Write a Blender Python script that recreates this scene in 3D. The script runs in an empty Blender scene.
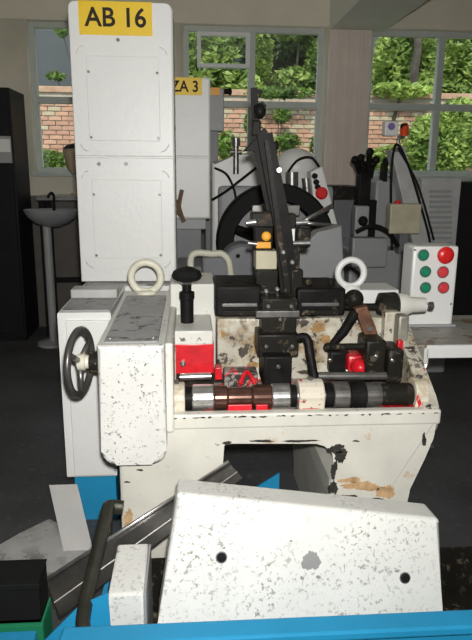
import bpy, bmesh, math, random
from mathutils import Vector, Matrix
random.seed(7)
SC = bpy.context.scene
COL = SC.collection
R = math.radians
PI = math.pi

# ------------------------------------------------------------------ camera
F = 622.0
pitch, yaw, roll = R(13.6), R(4.29), R(0.5)
CAM = Vector((0, 0, 1.5))
fw = Vector((math.sin(yaw)*math.cos(pitch), math.cos(yaw)*math.cos(pitch), -math.sin(pitch)))
rt = Vector((math.cos(yaw), -math.sin(yaw), 0))
up = rt.cross(fw)
rt2 = rt*math.cos(roll) + up*math.sin(roll)
up2 = up*math.cos(roll) - rt*math.sin(roll)
cd = bpy.data.cameras.new('camera')
cam = bpy.data.objects.new('camera', cd)
COL.objects.link(cam)
cd.sensor_fit = 'VERTICAL'
cd.sensor_height = 36
cd.lens = 36*F/640
cd.clip_start = 0.02
m3 = Matrix((rt2, up2, -fw)).transposed()
cam.matrix_world = Matrix.Translation(CAM) @ m3.to_4x4()
SC.camera = cam

# ------------------------------------------------------------------ light
SC.view_settings.view_transform = 'Standard'
SC.view_settings.look = 'None'
SC.view_settings.gamma = 1
SC.view_settings.use_curve_mapping = False
SC.view_settings.exposure = 0.0
wd = bpy.data.worlds.new('sky')
SC.world = wd
wd.use_nodes = True
bgn = wd.node_tree.nodes['Background']
bgn.inputs[0].default_value = (0.80, 0.90, 1.0, 1)
bgn.inputs[1].default_value = 1.6

def light(name, kind, loc, energy, color=(1, 1, 1), size=0.05, rot=None):
    l = bpy.data.lights.new(name, kind)
    o = bpy.data.objects.new(name, l)
    COL.objects.link(o)
    o.location = loc
    l.energy = energy
    l.color = color
    if kind == 'SUN':
        l.angle = R(4)
    else:
        l.shadow_soft_size = size
    if rot:
        o.rotation_euler = rot
    return o
light('sun', 'SUN', (0, 0, 10), 3.9, (1.0, 0.95, 0.84), rot=(R(42), R(-14), 0))
# the flash of the camera that took the picture, just above its lens
fl_ = light('camera_flash', 'SPOT', (0.03, -0.02, 1.60), 275, (1.0, 0.985, 0.95), 0.03)
fl_.data.spot_size = R(128)
fl_.data.spot_blend = 1.0
fl_.rotation_euler = (fw + rt2*((215-236)/F) + up2*((320-225)/F)).to_track_quat('-Z', 'Y').to_euler()

# ------------------------------------------------------------------ pixel helpers
def ray(px, py):
    return fw + rt2*((px-236)/F) + up2*((320-py)/F)
def W(px, py, Y):                 # point seen at a pixel on the plane y = Y
    v = ray(px, py)
    return CAM + v*(Y/v.y)
def Gz(px, py, z):                # point seen at a pixel on a level plane
    v = ray(px, py)
    return CAM + v*((z-CAM.z)/v.z)
def PXL(p):
    q = Vector(p)-CAM
    k = F/q.dot(fw)
    return 236+q.dot(rt2)*k, 320-q.dot(up2)*k

# ------------------------------------------------------------------ materials
MC = {}
def nmat(name):
    m = bpy.data.materials.new(name)
    m.use_nodes = True
    nt = m.node_tree
    return m, nt, nt.nodes['Principled BSDF']
def setp(b, col=None, rough=None, metal=None):
    if col is not None: b.inputs['Base Color'].default_value = (*col, 1)
    if rough is not None: b.inputs['Roughness'].default_value = rough
    if metal is not None: b.inputs['Metallic'].default_value = metal
def noise(nt, scale, detail=4, rough=0.6, vec=None, dist=0.0):
    n = nt.nodes.new('ShaderNodeTexNoise')
    n.inputs['Scale'].default_value = scale
    n.inputs['Detail'].default_value = detail
    n.inputs['Roughness'].default_value = rough
    n.inputs['Distortion'].default_value = dist
    tc = nt.nodes.new('ShaderNodeTexCoord')
    nt.links.new(tc.outputs['Object'], n.inputs['Vector'])
    return n.outputs[0]
def ramp(nt, src, a, b, c0=(0, 0, 0), c1=(1, 1, 1)):
    r = nt.nodes.new('ShaderNodeValToRGB')
    r.color_ramp.elements[0].position = a
    r.color_ramp.elements[1].position = b
    r.color_ramp.elements[0].color = (*c0, 1)
    r.color_ramp.elements[1].color = (*c1, 1)
    nt.links.new(src, r.inputs[0])
    return r.outputs[0]
def mixc(nt, fac, a, b):
    m = nt.nodes.new('ShaderNodeMix')
    m.data_type = 'RGBA'
    if hasattr(fac, 'name'): nt.links.new(fac, m.inputs[0])
    else: m.inputs[0].default_value = fac
    for k, v in ((6, a), (7, b)):
        if hasattr(v, 'name'): nt.links.new(v, m.inputs[k])
        else: m.inputs[k].default_value = (*v, 1)
    return m.outputs[2]
def plain(name, col, rough=0.5, metal=0.0, var=0.12, scale=9, bump=0.0):
    if name in MC: return MC[name]
    m, nt, b = nmat(name)
    setp(b, col, rough, metal)
    n = noise(nt, scale)
    lo = tuple(max(0, c*(1-var)) for c in col)
    hi = tuple(min(1, c*(1+var)) for c in col)
    nt.links.new(ramp(nt, n, 0.3, 0.7, lo, hi), b.inputs['Base Color'])
    if bump:
        bp = nt.nodes.new('ShaderNodeBump')
        bp.inputs['Strength'].default_value = bump
        bp.inputs['Distance'].default_value = 0.01
        nt.links.new(noise(nt, scale*6), bp.inputs['Height'])
        nt.links.new(bp.outputs[0], b.inputs['Normal'])
    if max(col) < 0.06: b.inputs['Specular IOR Level'].default_value = 0.12
    MC[name] = m
    return m
def worn(name, col, chip=(0.10, 0.095, 0.085), amount=0.66, scale=22, rust=0.0, rustcol=(0.36, 0.19, 0.06), rough=0.45, grime=0.12, red=0.0, area=0.5):
    """old paint: base colour, small chips to bare dark metal, soft grime, optional rust stains and red paint"""
    if name in MC: return MC[name]
    m, nt, b = nmat(name)
    setp(b, col, rough)
    c = ramp(nt, noise(nt, 5, 5), 0.3, 0.75, tuple(x*(1-grime) for x in col), col)
    if rust:
        f = ramp(nt, noise(nt, 7, 6, 0.65, dist=0.4), 0.72-rust*0.3, 0.80-rust*0.2)
        c = mixc(nt, f, c, rustcol)
    if red:
        f = ramp(nt, noise(nt, 11, 3, 0.5, dist=0.8), 0.70-red*0.3, 0.72-red*0.3)
        c = mixc(nt, f, c, (0.62, 0.012, 0.02))
    f = ramp(nt, noise(nt, scale, 6, 0.72, dist=0.3), amount-0.015, amount+0.015)
    g = ramp(nt, noise(nt, 3.1, 2), area-0.12, area+0.12)
    mm = nt.nodes.new('ShaderNodeMath'); mm.operation = 'MULTIPLY'
    nt.links.new(f, mm.inputs[0]); nt.links.new(g, mm.inputs[1])
    c = mixc(nt, mm.outputs[0], c, chip)
    nt.links.new(c, b.inputs['Base Color'])
    bp = nt.nodes.new('ShaderNodeBump')
    bp.inputs['Strength'].default_value = 0.25
    bp.inputs['Distance'].default_value = 0.004
    nt.links.new(noise(nt, 40), bp.inputs['Height'])
    nt.links.new(bp.outputs[0], b.inputs['Normal'])
    if max(col) < 0.06: b.inputs['Specular IOR Level'].default_value = 0.12
    MC[name] = m
    return m

M_white = worn('white_enamel', (0.80, 0.80, 0.78), amount=0.80, scale=14, grime=0.04, rough=0.4)
M_mach = worn('machine_paint', (0.77, 0.76, 0.70), amount=0.62, scale=26, rust=0.10, grime=0.16, area=0.52)
M_bed = worn('bed_paint', (0.76, 0.74, 0.66), amount=0.66, scale=24, rust=0.20, rustcol=(0.50, 0.27, 0.10), grime=0.2, area=0.55)
M_gear = worn('gearbox_paint', (0.78, 0.77, 0.73), amount=0.60, scale=80, grime=0.14, area=0.46)
M_plate = worn('worn_grey_plate', (0.36, 0.36, 0.36), chip=(0.035, 0.035, 0.035), amount=0.56, scale=19, grime=0.25, area=0.45)
M_hood = worn('hood_paint', (0.80, 0.80, 0.76), chip=(0.30, 0.29, 0.26), amount=0.575, scale=70, grime=0.12, area=0.47, rust=0.0)
M_dirty = worn('stained_plate_paint', (0.74, 0.70, 0.58), chip=(0.05, 0.04, 0.03), amount=0.56, scale=14, rust=0.85, rustcol=(0.30, 0.20, 0.09), grime=0.45, area=0.42)
M_trough = worn('oily_deck_paint', (0.40, 0.36, 0.33), chip=(0.04, 0.035, 0.03), amount=0.50, scale=14, rust=0.3, grime=0.3, red=0.55, area=0.4)
M_cheek = worn('cheek_paint', (0.72, 0.68, 0.57), chip=(0.05, 0.04, 0.03), amount=0.54, scale=18, rust=0.8, rustcol=(0.34, 0.25, 0.13), grime=0.4, red=0.22, area=0.42)
M_bear = worn('bearing_paint', (0.76, 0.70, 0.58), chip=(0.05, 0.04, 0.03), amount=0.60, scale=30, rust=0.65, rustcol=(0.36, 0.25, 0.12), red=0.35, area=0.5)
M_grey = worn('grey_paint', (0.19, 0.195, 0.21), amount=0.70, scale=20, grime=0.2)
M_lgrey = worn('light_grey_paint', (0.36, 0.365, 0.375), amount=0.74, scale=16, grime=0.15)
M_beige = plain('beige_paint', (0.52, 0.48, 0.34), 0.5)
M_tan = plain('tan_paint', (0.48, 0.38, 0.26), 0.6)
M_red = plain('red_paint', (0.66, 0.012, 0.022), 0.35, var=0.2, scale=20)
M_redp = plain('red_plastic', (0.70, 0.02, 0.02), 0.3, var=0.05)
M_pink = plain('red_button_plastic', (0.68, 0.06, 0.07), 0.3, var=0.05)
M_green = plain('green_plastic', (0.02, 0.24, 0.14), 0.3, var=0.05)
M_yellow = plain('yellow_sign', (0.87, 0.58, 0.02), 0.45, var=0.04)
M_orange = plain('orange_plastic', (0.85, 0.38, 0.02), 0.4, var=0.05)
M_ink = plain('dark_ink', (0.035, 0.030, 0.025), 0.6)
M_black = plain('black_oiled_steel', (0.010, 0.0095, 0.009), 0.5, 0.0, var=0.5, scale=14)
M_rubber = plain('black_rubber', (0.011, 0.011, 0.011), 0.6)
M_bcab = plain('black_cabinet_paint', (0.016, 0.016, 0.018), 0.5)
M_dark = worn('dark_greasy_steel', (0.022, 0.020, 0.016), chip=(0.16, 0.13, 0.09), amount=0.58, scale=24, rust=0.35, rustcol=(0.09, 0.055, 0.03), rough=0.42, grime=0.4)
M_steel = plain('polished_steel', (0.62, 0.61, 0.60), 0.30, 0.9, var=0.25, scale=20)
M_dsteel = plain('dull_steel', (0.26, 0.25, 0.24), 0.35, 0.8, var=0.3, scale=20)
M_brown = plain('oil_browned_steel', (0.13, 0.065, 0.048), 0.2, 0.6, var=0.4, scale=22)
M_rust = plain('rusty_brown_iron', (0.15, 0.065, 0.035), 0.6, 0.2, var=0.5, scale=25)
M_cream = plain('cream_ring_paint', (0.70, 0.68, 0.56), 0.45)
M_blue = worn('blue_paint', (0.02, 0.30, 0.56), chip=(0.10, 0.10, 0.11), amount=0.72, scale=18, grime=0.15)
M_greenp = plain('green_crate_paint', (0.015, 0.22, 0.10), 0.5)
M_wall = plain('cream_plaster', (0.72, 0.67, 0.55), 0.8, var=0.06, scale=3)
M_ceil = plain('pale_ceiling_paint', (0.78, 0.77, 0.70), 0.85, var=0.05, scale=3)
M_pier = plain('pier_plaster', (0.74, 0.64, 0.57), 0.8, var=0.06, scale=3)
M_frame = plain('window_frame_paint', (0.52, 0.56, 0.52), 0.5, var=0.06)
M_wframe = plain('white_sash_paint', (0.80, 0.82, 0.80), 0.5, var=0.05)
M_card = worn('grey_card', (0.60, 0.59, 0.57), chip=(0.22, 0.21, 0.2), amount=0.53, scale=12, grime=0.35)
M_cardw = worn('pale_card', (0.58, 0.57, 0.55), chip=(0.16, 0.15, 0.14), amount=0.68, scale=12, grime=0.2)
M_sheet = plain('brushed_sheet_steel', (0.17, 0.165, 0.16), 0.32, 0.85, var=0.45, scale=6)
M_basin = plain('grey_enamel', (0.26, 0.27, 0.28), 0.4, var=0.1)
M_purple = plain('purple_print', (0.22, 0.15, 0.42), 0.5)

def floor_mat():
    m, nt, b = nmat('oily_concrete')
    setp(b, rough=0.55)
    c = ramp(nt, noise(nt, 1.6, 7, 0.65), 0.3, 0.75, (0.040, 0.040, 0.043), (0.105, 0.105, 0.11))
    f = ramp(nt, noise(nt, 30, 4), 0.58, 0.7)
    c = mixc(nt, f, c, (0.13, 0.13, 0.133))
    nt.links.new(c, b.inputs['Base Color'])
    bp = nt.nodes.new('ShaderNodeBump')
    bp.inputs['Strength'].default_value = 0.3
    bp.inputs['Distance'].default_value = 0.01
    nt.links.new(noise(nt, 35), bp.inputs['Height'])
    nt.links.new(bp.outputs[0], b.inputs['Normal'])
    return m
M_floor = floor_mat()
def glass_mat():
    m = bpy.data.materials.new('window_glass')
    m.use_nodes = True
    nt = m.node_tree
    nt.nodes.clear()
    o = nt.nodes.new('ShaderNodeOutputMaterial')
    mx = nt.nodes.new('ShaderNodeMixShader')
    t = nt.nodes.new('ShaderNodeBsdfTransparent')
    t.inputs[0].default_value = (0.93, 0.96, 0.95, 1)
    g = nt.nodes.new('ShaderNodeBsdfGlossy')
    g.inputs['Roughness'].default_value = 0.02
    mx.inputs[0].default_value = 0.05
    nt.links.new(t.outputs[0], mx.inputs[1]); nt.links.new(g.outputs[0], mx.inputs[2])
    nt.links.new(mx.outputs[0], o.inputs[0])
    return m
M_glass = glass_mat()
def leaf_mat(name, lo, hi):
    m, nt, b = nmat(name)
    setp(b, rough=0.5)
    n = nt.nodes.new('ShaderNodeTexNoise')
    n.inputs['Scale'].default_value = 2.3
    n.inputs['Detail'].default_value = 6
    tc = nt.nodes.new('ShaderNodeTexCoord')
    nt.links.new(tc.outputs['Object'], n.inputs['Vector'])
    c = ramp(nt, n.outputs[0], 0.32, 0.68, lo, hi)
    nt.links.new(c, b.inputs['Base Color'])
    tr = nt.nodes.new('ShaderNodeBsdfTranslucent')
    nt.links.new(c, tr.inputs[0])
    mx = nt.nodes.new('ShaderNodeMixShader')
    mx.inputs[0].default_value = 0.35
    out = nt.nodes['Material Output']
    nt.links.new(b.outputs[0], mx.inputs[1]); nt.links.new(tr.outputs[0], mx.inputs[2])
    nt.links.new(mx.outputs[0], out.inputs[0])
    return m

# ------------------------------------------------------------------ mesh helpers
def nb(): return bmesh.new()
def box(bm, x0, x1, y0, y1, z0, z1, bev=0.0, seg=2, M=None):
    x0, x1 = min(x0, x1), max(x0, x1); z0, z1 = min(z0, z1), max(z0, z1); y0, y1 = min(y0, y1), max(y0, y1)
    v = [bm.verts.new(p) for p in ((x0,y0,z0),(x1,y0,z0),(x1,y1,z0),(x0,y1,z0),(x0,y0,z1),(x1,y0,z1),(x1,y1,z1),(x0,y1,z1))]
    fs = [bm.faces.new([v[i] for i in q]) for q in ((0,3,2,1),(4,5,6,7),(0,1,5,4),(1,2,6,5),(2,3,7,6),(3,0,4,7))]
    if M is not None:
        for q in v: q.co = M @ q.co
    if bev:
        es = list({e for f in fs for e in f.edges})
        bmesh.ops.bevel(bm, geom=es, offset=bev, segments=seg, profile=0.5, affect='EDGES')
    return bm
def pbox(bm, px0, py0, px1, py1, Y0, Y1, bev=0.0):
    """box whose front face (at depth Y0) covers a pixel rectangle"""
    xc, yc = (px0+px1)/2, (py0+py1)/2
    return box(bm, W(px0, yc, Y0).x, W(px1, yc, Y0).x, Y0, Y1, W(xc, py1, Y0).z, W(xc, py0, Y0).z, bev)
def frame_of(d):
    d = d.normalized()
    a = Vector((0, 0, 1)) if abs(d.z) < 0.9 else Vector((1, 0, 0))
    x = d.cross(a).normalized()
    return x, d.cross(x).normalized()
def lathe(bm, o, axis, prof, n=24, cap=True):
    """prof = [(distance along axis, radius)...]"""
    o = Vector(o); ax = Vector(axis).normalized()
    x, y = frame_of(ax)
    rings = []
    for t, r in prof:
        rings.append([bm.verts.new(o+ax*t+(x*math.cos(2*PI*i/n)+y*math.sin(2*PI*i/n))*max(r, 1e-4)) for i in range(n)])
    for a, b in zip(rings, rings[1:]):
        for i in range(n):
            bm.faces.new((a[i], a[(i+1) % n], b[(i+1) % n], b[i]))
    if cap:
        bm.faces.new(rings[0][::-1]); bm.faces.new(rings[-1])
    return bm
def cyl(bm, a, b, r, r2=None, n=16):
    a, b = Vector(a), Vector(b)
    return lathe(bm, a, b-a, [(0, r), ((b-a).length, r if r2 is None else r2)], n)
def tube(bm, pts, r, n=8):
    pts = [Vector(p) for p in pts]
    rings = []
    px = None
    for i, p in enumerate(pts):
        d = (pts[min(i+1, len(pts)-1)]-pts[max(i-1, 0)]).normalized()
        if px is None: x, y = frame_of(d)
        else:
            x = (px-d*px.dot(d)).normalized(); y = d.cross(x)
        px = x
        rr = r[i] if isinstance(r, (list, tuple)) else r
        rings.append([bm.verts.new(p+(x*math.cos(2*PI*k/n)+y*math.sin(2*PI*k/n))*rr) for k in range(n)])
    for a, b in zip(rings, rings[1:]):
        for i in range(n):
            bm.faces.new((a[i], a[(i+1) % n], b[(i+1) % n], b[i]))
    bm.faces.new(rings[0][::-1]); bm.faces.new(rings[-1])
    return bm
def smooth_path(pts, k=6):
    pts = [Vector(p) for p in pts]
    out = []
    for i in range(len(pts)-1):
        p0 = pts[max(i-1, 0)]; p1 = pts[i]; p2 = pts[i+1]; p3 = pts[min(i+2, len(pts)-1)]
        for j in range(k):
            t = j/k
            out.append(0.5*((2*p1)+(p2-p0)*t+(2*p0-5*p1+4*p2-p3)*t*t+(3*p1-p0-3*p2+p3)*t**3))
    out.append(pts[-1])
    return out
def torus(bm, c, axis, Rr, r, n=36, k=10):
    c = Vector(c); ax = Vector(axis).normalized(); x, y = frame_of(ax)
    rings = []
    for i in range(n):
        a = 2*PI*i/n
        d = x*math.cos(a)+y*math.sin(a)
        rings.append([bm.verts.new(c+d*(Rr+r*math.cos(2*PI*j/k))+ax*r*math.sin(2*PI*j/k)) for j in range(k)])
    for i in range(n):
        a, b = rings[i], rings[(i+1) % n]
        for j in range(k):
            bm.faces.new((a[j], a[(j+1) % k], b[(j+1) % k], b[j]))
    return bm
def prism(bm, pts, a0, a1, plane='xz', bev=0.0):
    """extrude a 2-d outline; plane xz runs along y, yz along x, xy along z"""
    def mk(p, a):
        return {'xz': (p[0], a, p[1]), 'yz': (a, p[0], p[1]), 'xy': (p[0], p[1], a)}[plane]
    A = [bm.verts.new(mk(p, a0)) for p in pts]; B = [bm.verts.new(mk(p, a1)) for p in pts]
    n = len(pts)
    fs = [bm.faces.new(A), bm.faces.new(B[::-1])]
    for i in range(n):
        fs.append(bm.faces.new((A[i], B[i], B[(i+1) % n], A[(i+1) % n])))
    if bev:
        es = list({e for f in fs[:2] for e in f.edges})
        bmesh.ops.bevel(bm, geom=es, offset=bev, segments=2, profile=0.5, affect='EDGES')
    return bm
def ball(bm, c, rx, ry, rz, n=16):
    M = Matrix.Translation(Vector(c)) @ Matrix.Diagonal((rx, ry, rz, 1))
    bmesh.ops.create_uvsphere(bm, u_segments=n, v_segments=n//2+2, radius=1, matrix=M)
    return bm
def rrect(x0, x1, z0, z1, r, k=5, corners=(1, 1, 1, 1)):
    """rounded rectangle outline, corners = bl, br, tr, tl"""
    out = []
    for (cx, cz, a, on) in ((x0, z0, 180, corners[0]), (x1, z0, 270, corners[1]), (x1, z1, 0, corners[2]), (x0, z1, 90, corners[3])):
        if not on: out.append((cx, cz)); continue
        ox = cx+(r if cx == x0 else -r); oz = cz+(r if cz == z0 else -r)
        for j in range(k+1):
            t = R(a+90*j/k)
            out.append((ox+r*math.cos(t), oz+r*math.sin(t)))
    return out

# ------------------------------------------------------------------ scene graph helpers
def root_loc(p):
    while p is not None and p.parent is not None: p = p.parent
    return Vector(p.location) if p is not None else Vector((0, 0, 0))
def obj(name, bm, mat, parent=None, label=None):
    bmesh.ops.recalc_face_normals(bm, faces=bm.faces)
    if parent is not None:
        o0 = root_loc(parent)
        for v in bm.verts: v.co -= o0
    bm.normal_update()
    ar = sorted(f.calc_area() for f in bm.faces)
    med = ar[len(ar)//2] if ar else 0
    for f in bm.faces: f.smooth = not (len(f.verts) > 4 or f.calc_area() > 6*med or len(ar) <= 8)
    for e in bm.edges: e.smooth = not (len(e.link_faces) == 2 and e.calc_face_angle(0) > R(36))
    me = bpy.data.meshes.new(name)
    bm.to_mesh(me); bm.free()
    me.materials.append(mat)
    o = bpy.data.objects.new(name, me)
    COL.objects.link(o)
    o.parent = parent
    if label: o['label'] = label
    return o
def obj_each(name, bm, mat, parent, label=None):
    """one object for each loose piece of the bmesh"""
    seen = set(); last = None
    for v0 in list(bm.verts):
        if v0 in seen: continue
        st = [v0]; isl = []
        seen.add(v0)
        while st:
            v = st.pop(); isl.append(v)
            for e in v.link_edges:
                w = e.other_vert(v)
                if w not in seen: seen.add(w); st.append(w)
        b2_ = nb(); mp = {v: b2_.verts.new(v.co) for v in isl}
        for f in {f for v in isl for f in v.link_faces}: b2_.faces.new([mp[v] for v in f.verts])
        last = obj(name, b2_, mat, parent, label)
    bm.free()
    return last
def tag(o, label, cat, group=None):
    o['label'] = label; o['category'] = cat
    if group: o['group'] = group
    return o
def thing(name, label, cat, loc=(0, 0, 0), group=None):
    o = bpy.data.objects.new(name, None)
    o.empty_display_size = 0.1
    COL.objects.link(o)
    o.location = loc
    return tag(o, label, cat, group)
def struct(name, bm, mat, label=None):
    o = obj(name, bm, mat)
    o['kind'] = 'structure'
    if label: o['label'] = label; 
    return o
def lettering(text, x0, x1, z0, z1, Y, mat, parent):
    cu = bpy.data.curves.new('lettering', 'FONT')
    cu.body = text
    cu.extrude = 0.0008
    cu.offset = 0.018
    to = bpy.data.objects.new('tmp', cu)
    COL.objects.link(to)
    bpy.context.view_layer.update()
    me = bpy.data.meshes.new_from_object(to.evaluated_get(bpy.context.evaluated_depsgraph_get()))
    bpy.data.objects.remove(to)
    xs = [v.co.x for v in me.vertices]; ys = [v.co.y for v in me.vertices]
    sx = (x1-x0)/(max(xs)-min(xs)); sy = (z1-z0)/(max(ys)-min(ys))
    for v in me.vertices:
        v.co = Vector((x0+(v.co.x-min(xs))*sx, Y-0.0008-v.co.z, z0+(v.co.y-min(ys))*sy))
    bm = nb(); bm.from_mesh(me); bpy.data.meshes.remove(me)
    bmesh.ops.remove_doubles(bm, verts=bm.verts, dist=1e-5)
    return obj_each('letter', bm, mat, parent)

# ================================================================== the room
YB = 6.0
XL, XR, YN, ZC = -2.6, 4.6, -3.2, 3.25
Zs, Zh = 1.455, 2.76
struct('floor', box(nb(), XL-0.25, XR+0.25, YN-0.25, YB+0.28, -0.12, 0), M_floor, 'dark oily concrete workshop floor')
struct('ceiling', box(nb(), XL-0.25, XR+0.25, YN-0.25, YB+0.28, ZC, ZC+0.15), M_ceil)
struct('wall_left', box(nb(), XL-0.2, XL, YN, YB, 0, ZC), M_wall)
struct('wall_right', box(nb(), XR, XR+0.2, YN, YB, 0, ZC), M_wall)
struct('wall_front', box(nb(), XL, XR, YN-0.2, YN, 0, ZC), M_wall)
wins = [(-1.415, -0.21), (-0.045, 1.245), (1.66, 2.98)]
bm = nb()
T = 0.25
box(bm, XL, XR, YB, YB+T, 0, Zs)
box(bm, XL, XR, YB, YB+T, Zh, ZC)
ed = [XL]+[v for w in wins for v in w]+[XR]
for a, b in zip(ed[::2], ed[1::2]): box(bm, a, b, YB, YB+T, Zs, Zh)
struct('wall_back', bm, M_wall)
# ceiling beam that lands on the pier between the windows
bm = nb(); box(bm, 1.27, 1.78, YN, YB-0.001, Zh-0.03, ZC, 0.01); struct('trim_1', bm, M_ceil, 'pale ceiling beam running to the pier')
bm = nb(); box(bm, 1.27, 1.655, YB-0.06, YB, 0, Zh-0.031, 0.006)
for x in (1.36, 1.46, 1.56): box(bm, x-0.018, x+0.018, YB-0.075, YB-0.05, 0.0, Zh-0.032, 0.005)
struct('trim_2', bm, M_pier, 'ribbed pier between the windows')
bm = nb(); box(bm, XL, 1.268, YB-0.008, YB, 0, 1.25); struct('trim_4', bm, plain('dark_lower_wall', (0.13, 0.115, 0.10), 0.6), 'dark lower wall')  # thin dark sheet over the lower part of the back wall
# window boards
bm = nb()
for a, b in wins: box(bm, a-0.03, b+0.03, YB-0.05, YB+T, Zs-0.03, Zs+0.004, 0.006)
struct('trim_3', bm, M_frame, 'window boards')

def window(n, x0, x1, mull, transom, vent=None):
    e = bpy.data.objects.new('window_%d' % n, None); COL.objects.link(e)
    e.location = ((x0+x1)/2, YB+0.12, Zs); e['kind'] = 'structure'
    y0, y1 = YB+0.08, YB+0.14
    t = 0.05
    bm = nb()
    box(bm, x0, x1, y0, y1, Zs, Zs+t, 0.005); box(bm, x0, x1, y0, y1, Zh-t, Zh, 0.005)
    box(bm, x0, x0+t, y0+.002, y1, Zs+t-.004, Zh-t+.004); box(bm, x1-t, x1, y0+.002, y1, Zs+t-.004, Zh-t+.004)
    obj('window_frame', bm, M_frame, e)
    for m in mull: obj('mullion', box(nb(), m-0.032, m+0.032, y0-0.01, y1, Zs+t, Zh-t, 0.006), M_frame, e)
    obj('transom', box(nb(), x0+t, x1-t, y0-0.012, y1, transom-0.03, transom+0.03, 0.006), M_frame, e)
    cols = [x0+t]+list(mull)+[x1-t]
    for a, b in zip(cols, cols[1:]):
        for (c, d) in ((Zs+t, transom-0.03), (transom+0.03, Zh-t)):
            obj('pane', box(nb(), a, b, y0+0.028, y0+0.034, c, d), M_glass, e)
    if vent:
        a, b, c, d = vent
        bm = nb(); w = 0.035
        box(bm, a, b, y0-0.03, y0+0.02, c, c+w, 0.004); box(bm, a, a+w, y0-0.028, y0+0.02, c+w-.004, d-w+.004)
        box(bm, b-w, b, y0-0.028, y0+0.02, c+w-.004, d-w+.004); box(bm, a, b, y0-0.03, y0+0.02, d-w, d, 0.004)
        obj('vent_sash', bm, M_wframe, e, 'white opening vent sash')
    return e
window(1, *wins[0], [-0.82], 2.10)
window(2, *wins[1], [0.58], 2.09, (0.08, 0.56, W(220, 68, YB+.08).z, Zh-0.055))
window(3, *wins[2], [W(437, 100, YB+.1).x], 2.09)

# ================================================================== outside
bm = nb(); box(bm, -9, 14, YB+0.3, 24, -0.15, 0.0)
o = struct('ground', bm, plain('grass_ground', (0.08, 0.13, 0.03), 0.9, var=0.4, scale=4), 'green ground outside the windows')
# brick garden wall
BW, BH, BJ, BY = 0.215, 0.065, 0.014, 11.5
wallr = thing('garden_wall', 'red and buff brick garden wall outside, behind the window glass', 'wall', (1, BY, 0))
bm = nb(); box(bm, -5, 9, BY+0.012, BY+0.2, 0, 2.76)
obj('mortar', bm, plain('mortar', (0.42, 0.37, 0.30), 0.9, scale=12), wallr)
bm = nb(); box(bm, -5, 9, BY-0.03, BY+0.23, 2.76, 2.86, 0.01)
obj('coping', bm, plain('coping_brick', (0.46, 0.28, 0.19), 0.85, var=0.25, scale=8), wallr)
BM_ = [plain('brick_%s' % k, c, 0.85, var=0.25, scale=6) for k, c in (('red', (0.50, 0.27, 0.19)), ('buff', (0.50, 0.40, 0.28)), ('orange', (0.58, 0.33, 0.23)))]
bm_proto = []
for k in range(3):
    b_ = nb(); box(b_, -BW/2, BW/2, 0, 0.03, 0, BH, 0.004, 1)
    me = bpy.data.meshes.new('brick'); b_.to_mesh(me); b_.free(); me.materials.append(BM_[k]); bm_proto.append(me)
rest = nb()
cnt = 0
rows = int(2.74/(BH+BJ))
rects = [(30, 67, 97, 171), (212, 325, 100, 166), (372, 472, 108, 176)]
cand = []
for rrow in range(rows):
    z = 0.01+rrow*(BH+BJ)
    for i in range(-22, 40):
        x = 0.1+i*(BW+BJ)+(BW/2 if rrow % 2 else 0)
        px, py = PXL((x, BY, z+BH/2))
        vis = any(a <= px <= b and c <= py <= d for a, b, c, d in rects)
        cand.append((x, z, vis))
for x, z, vis in cand:
    if vis and cnt < 300:
        o = bpy.data.objects.new('brick', random.choice(bm_proto)); COL.objects.link(o)
        o.parent = wallr; o.location = Vector((x, BY-0.018+random.uniform(-.003, .003), z))-wallr.location
        cnt += 1
    elif z > 0.6:
        box(rest, x-BW/2, x+BW/2, BY-0.018, BY+0.012, z, z+BH)
o = obj('brickwork', rest, BM_[0], wallr); o['kind'] = 'stuff'
# grey building behind
gb = thing('grey_building', 'dull grey building rising behind the garden wall', 'building', (2, 15, 0))
obj('wall', box(nb(), -6, 12, 15, 19, 0, 7.5), plain('grey_render', (0.085, 0.09, 0.095), 0.9, var=0.08, scale=1), gb)
for i in range(7):
    x = -4.6+i*2.4
    f = obj('window', box(nb(), x, x+1.2, 14.95, 15.05, 3.0, 4.6), M_frame, gb)
    obj('pane', box(nb(), x+0.08, x+1.12, 14.93, 14.96, 3.08, 4.52), plain('far_glass', (0.05, 0.06, 0.07), 0.1), f)
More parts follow.
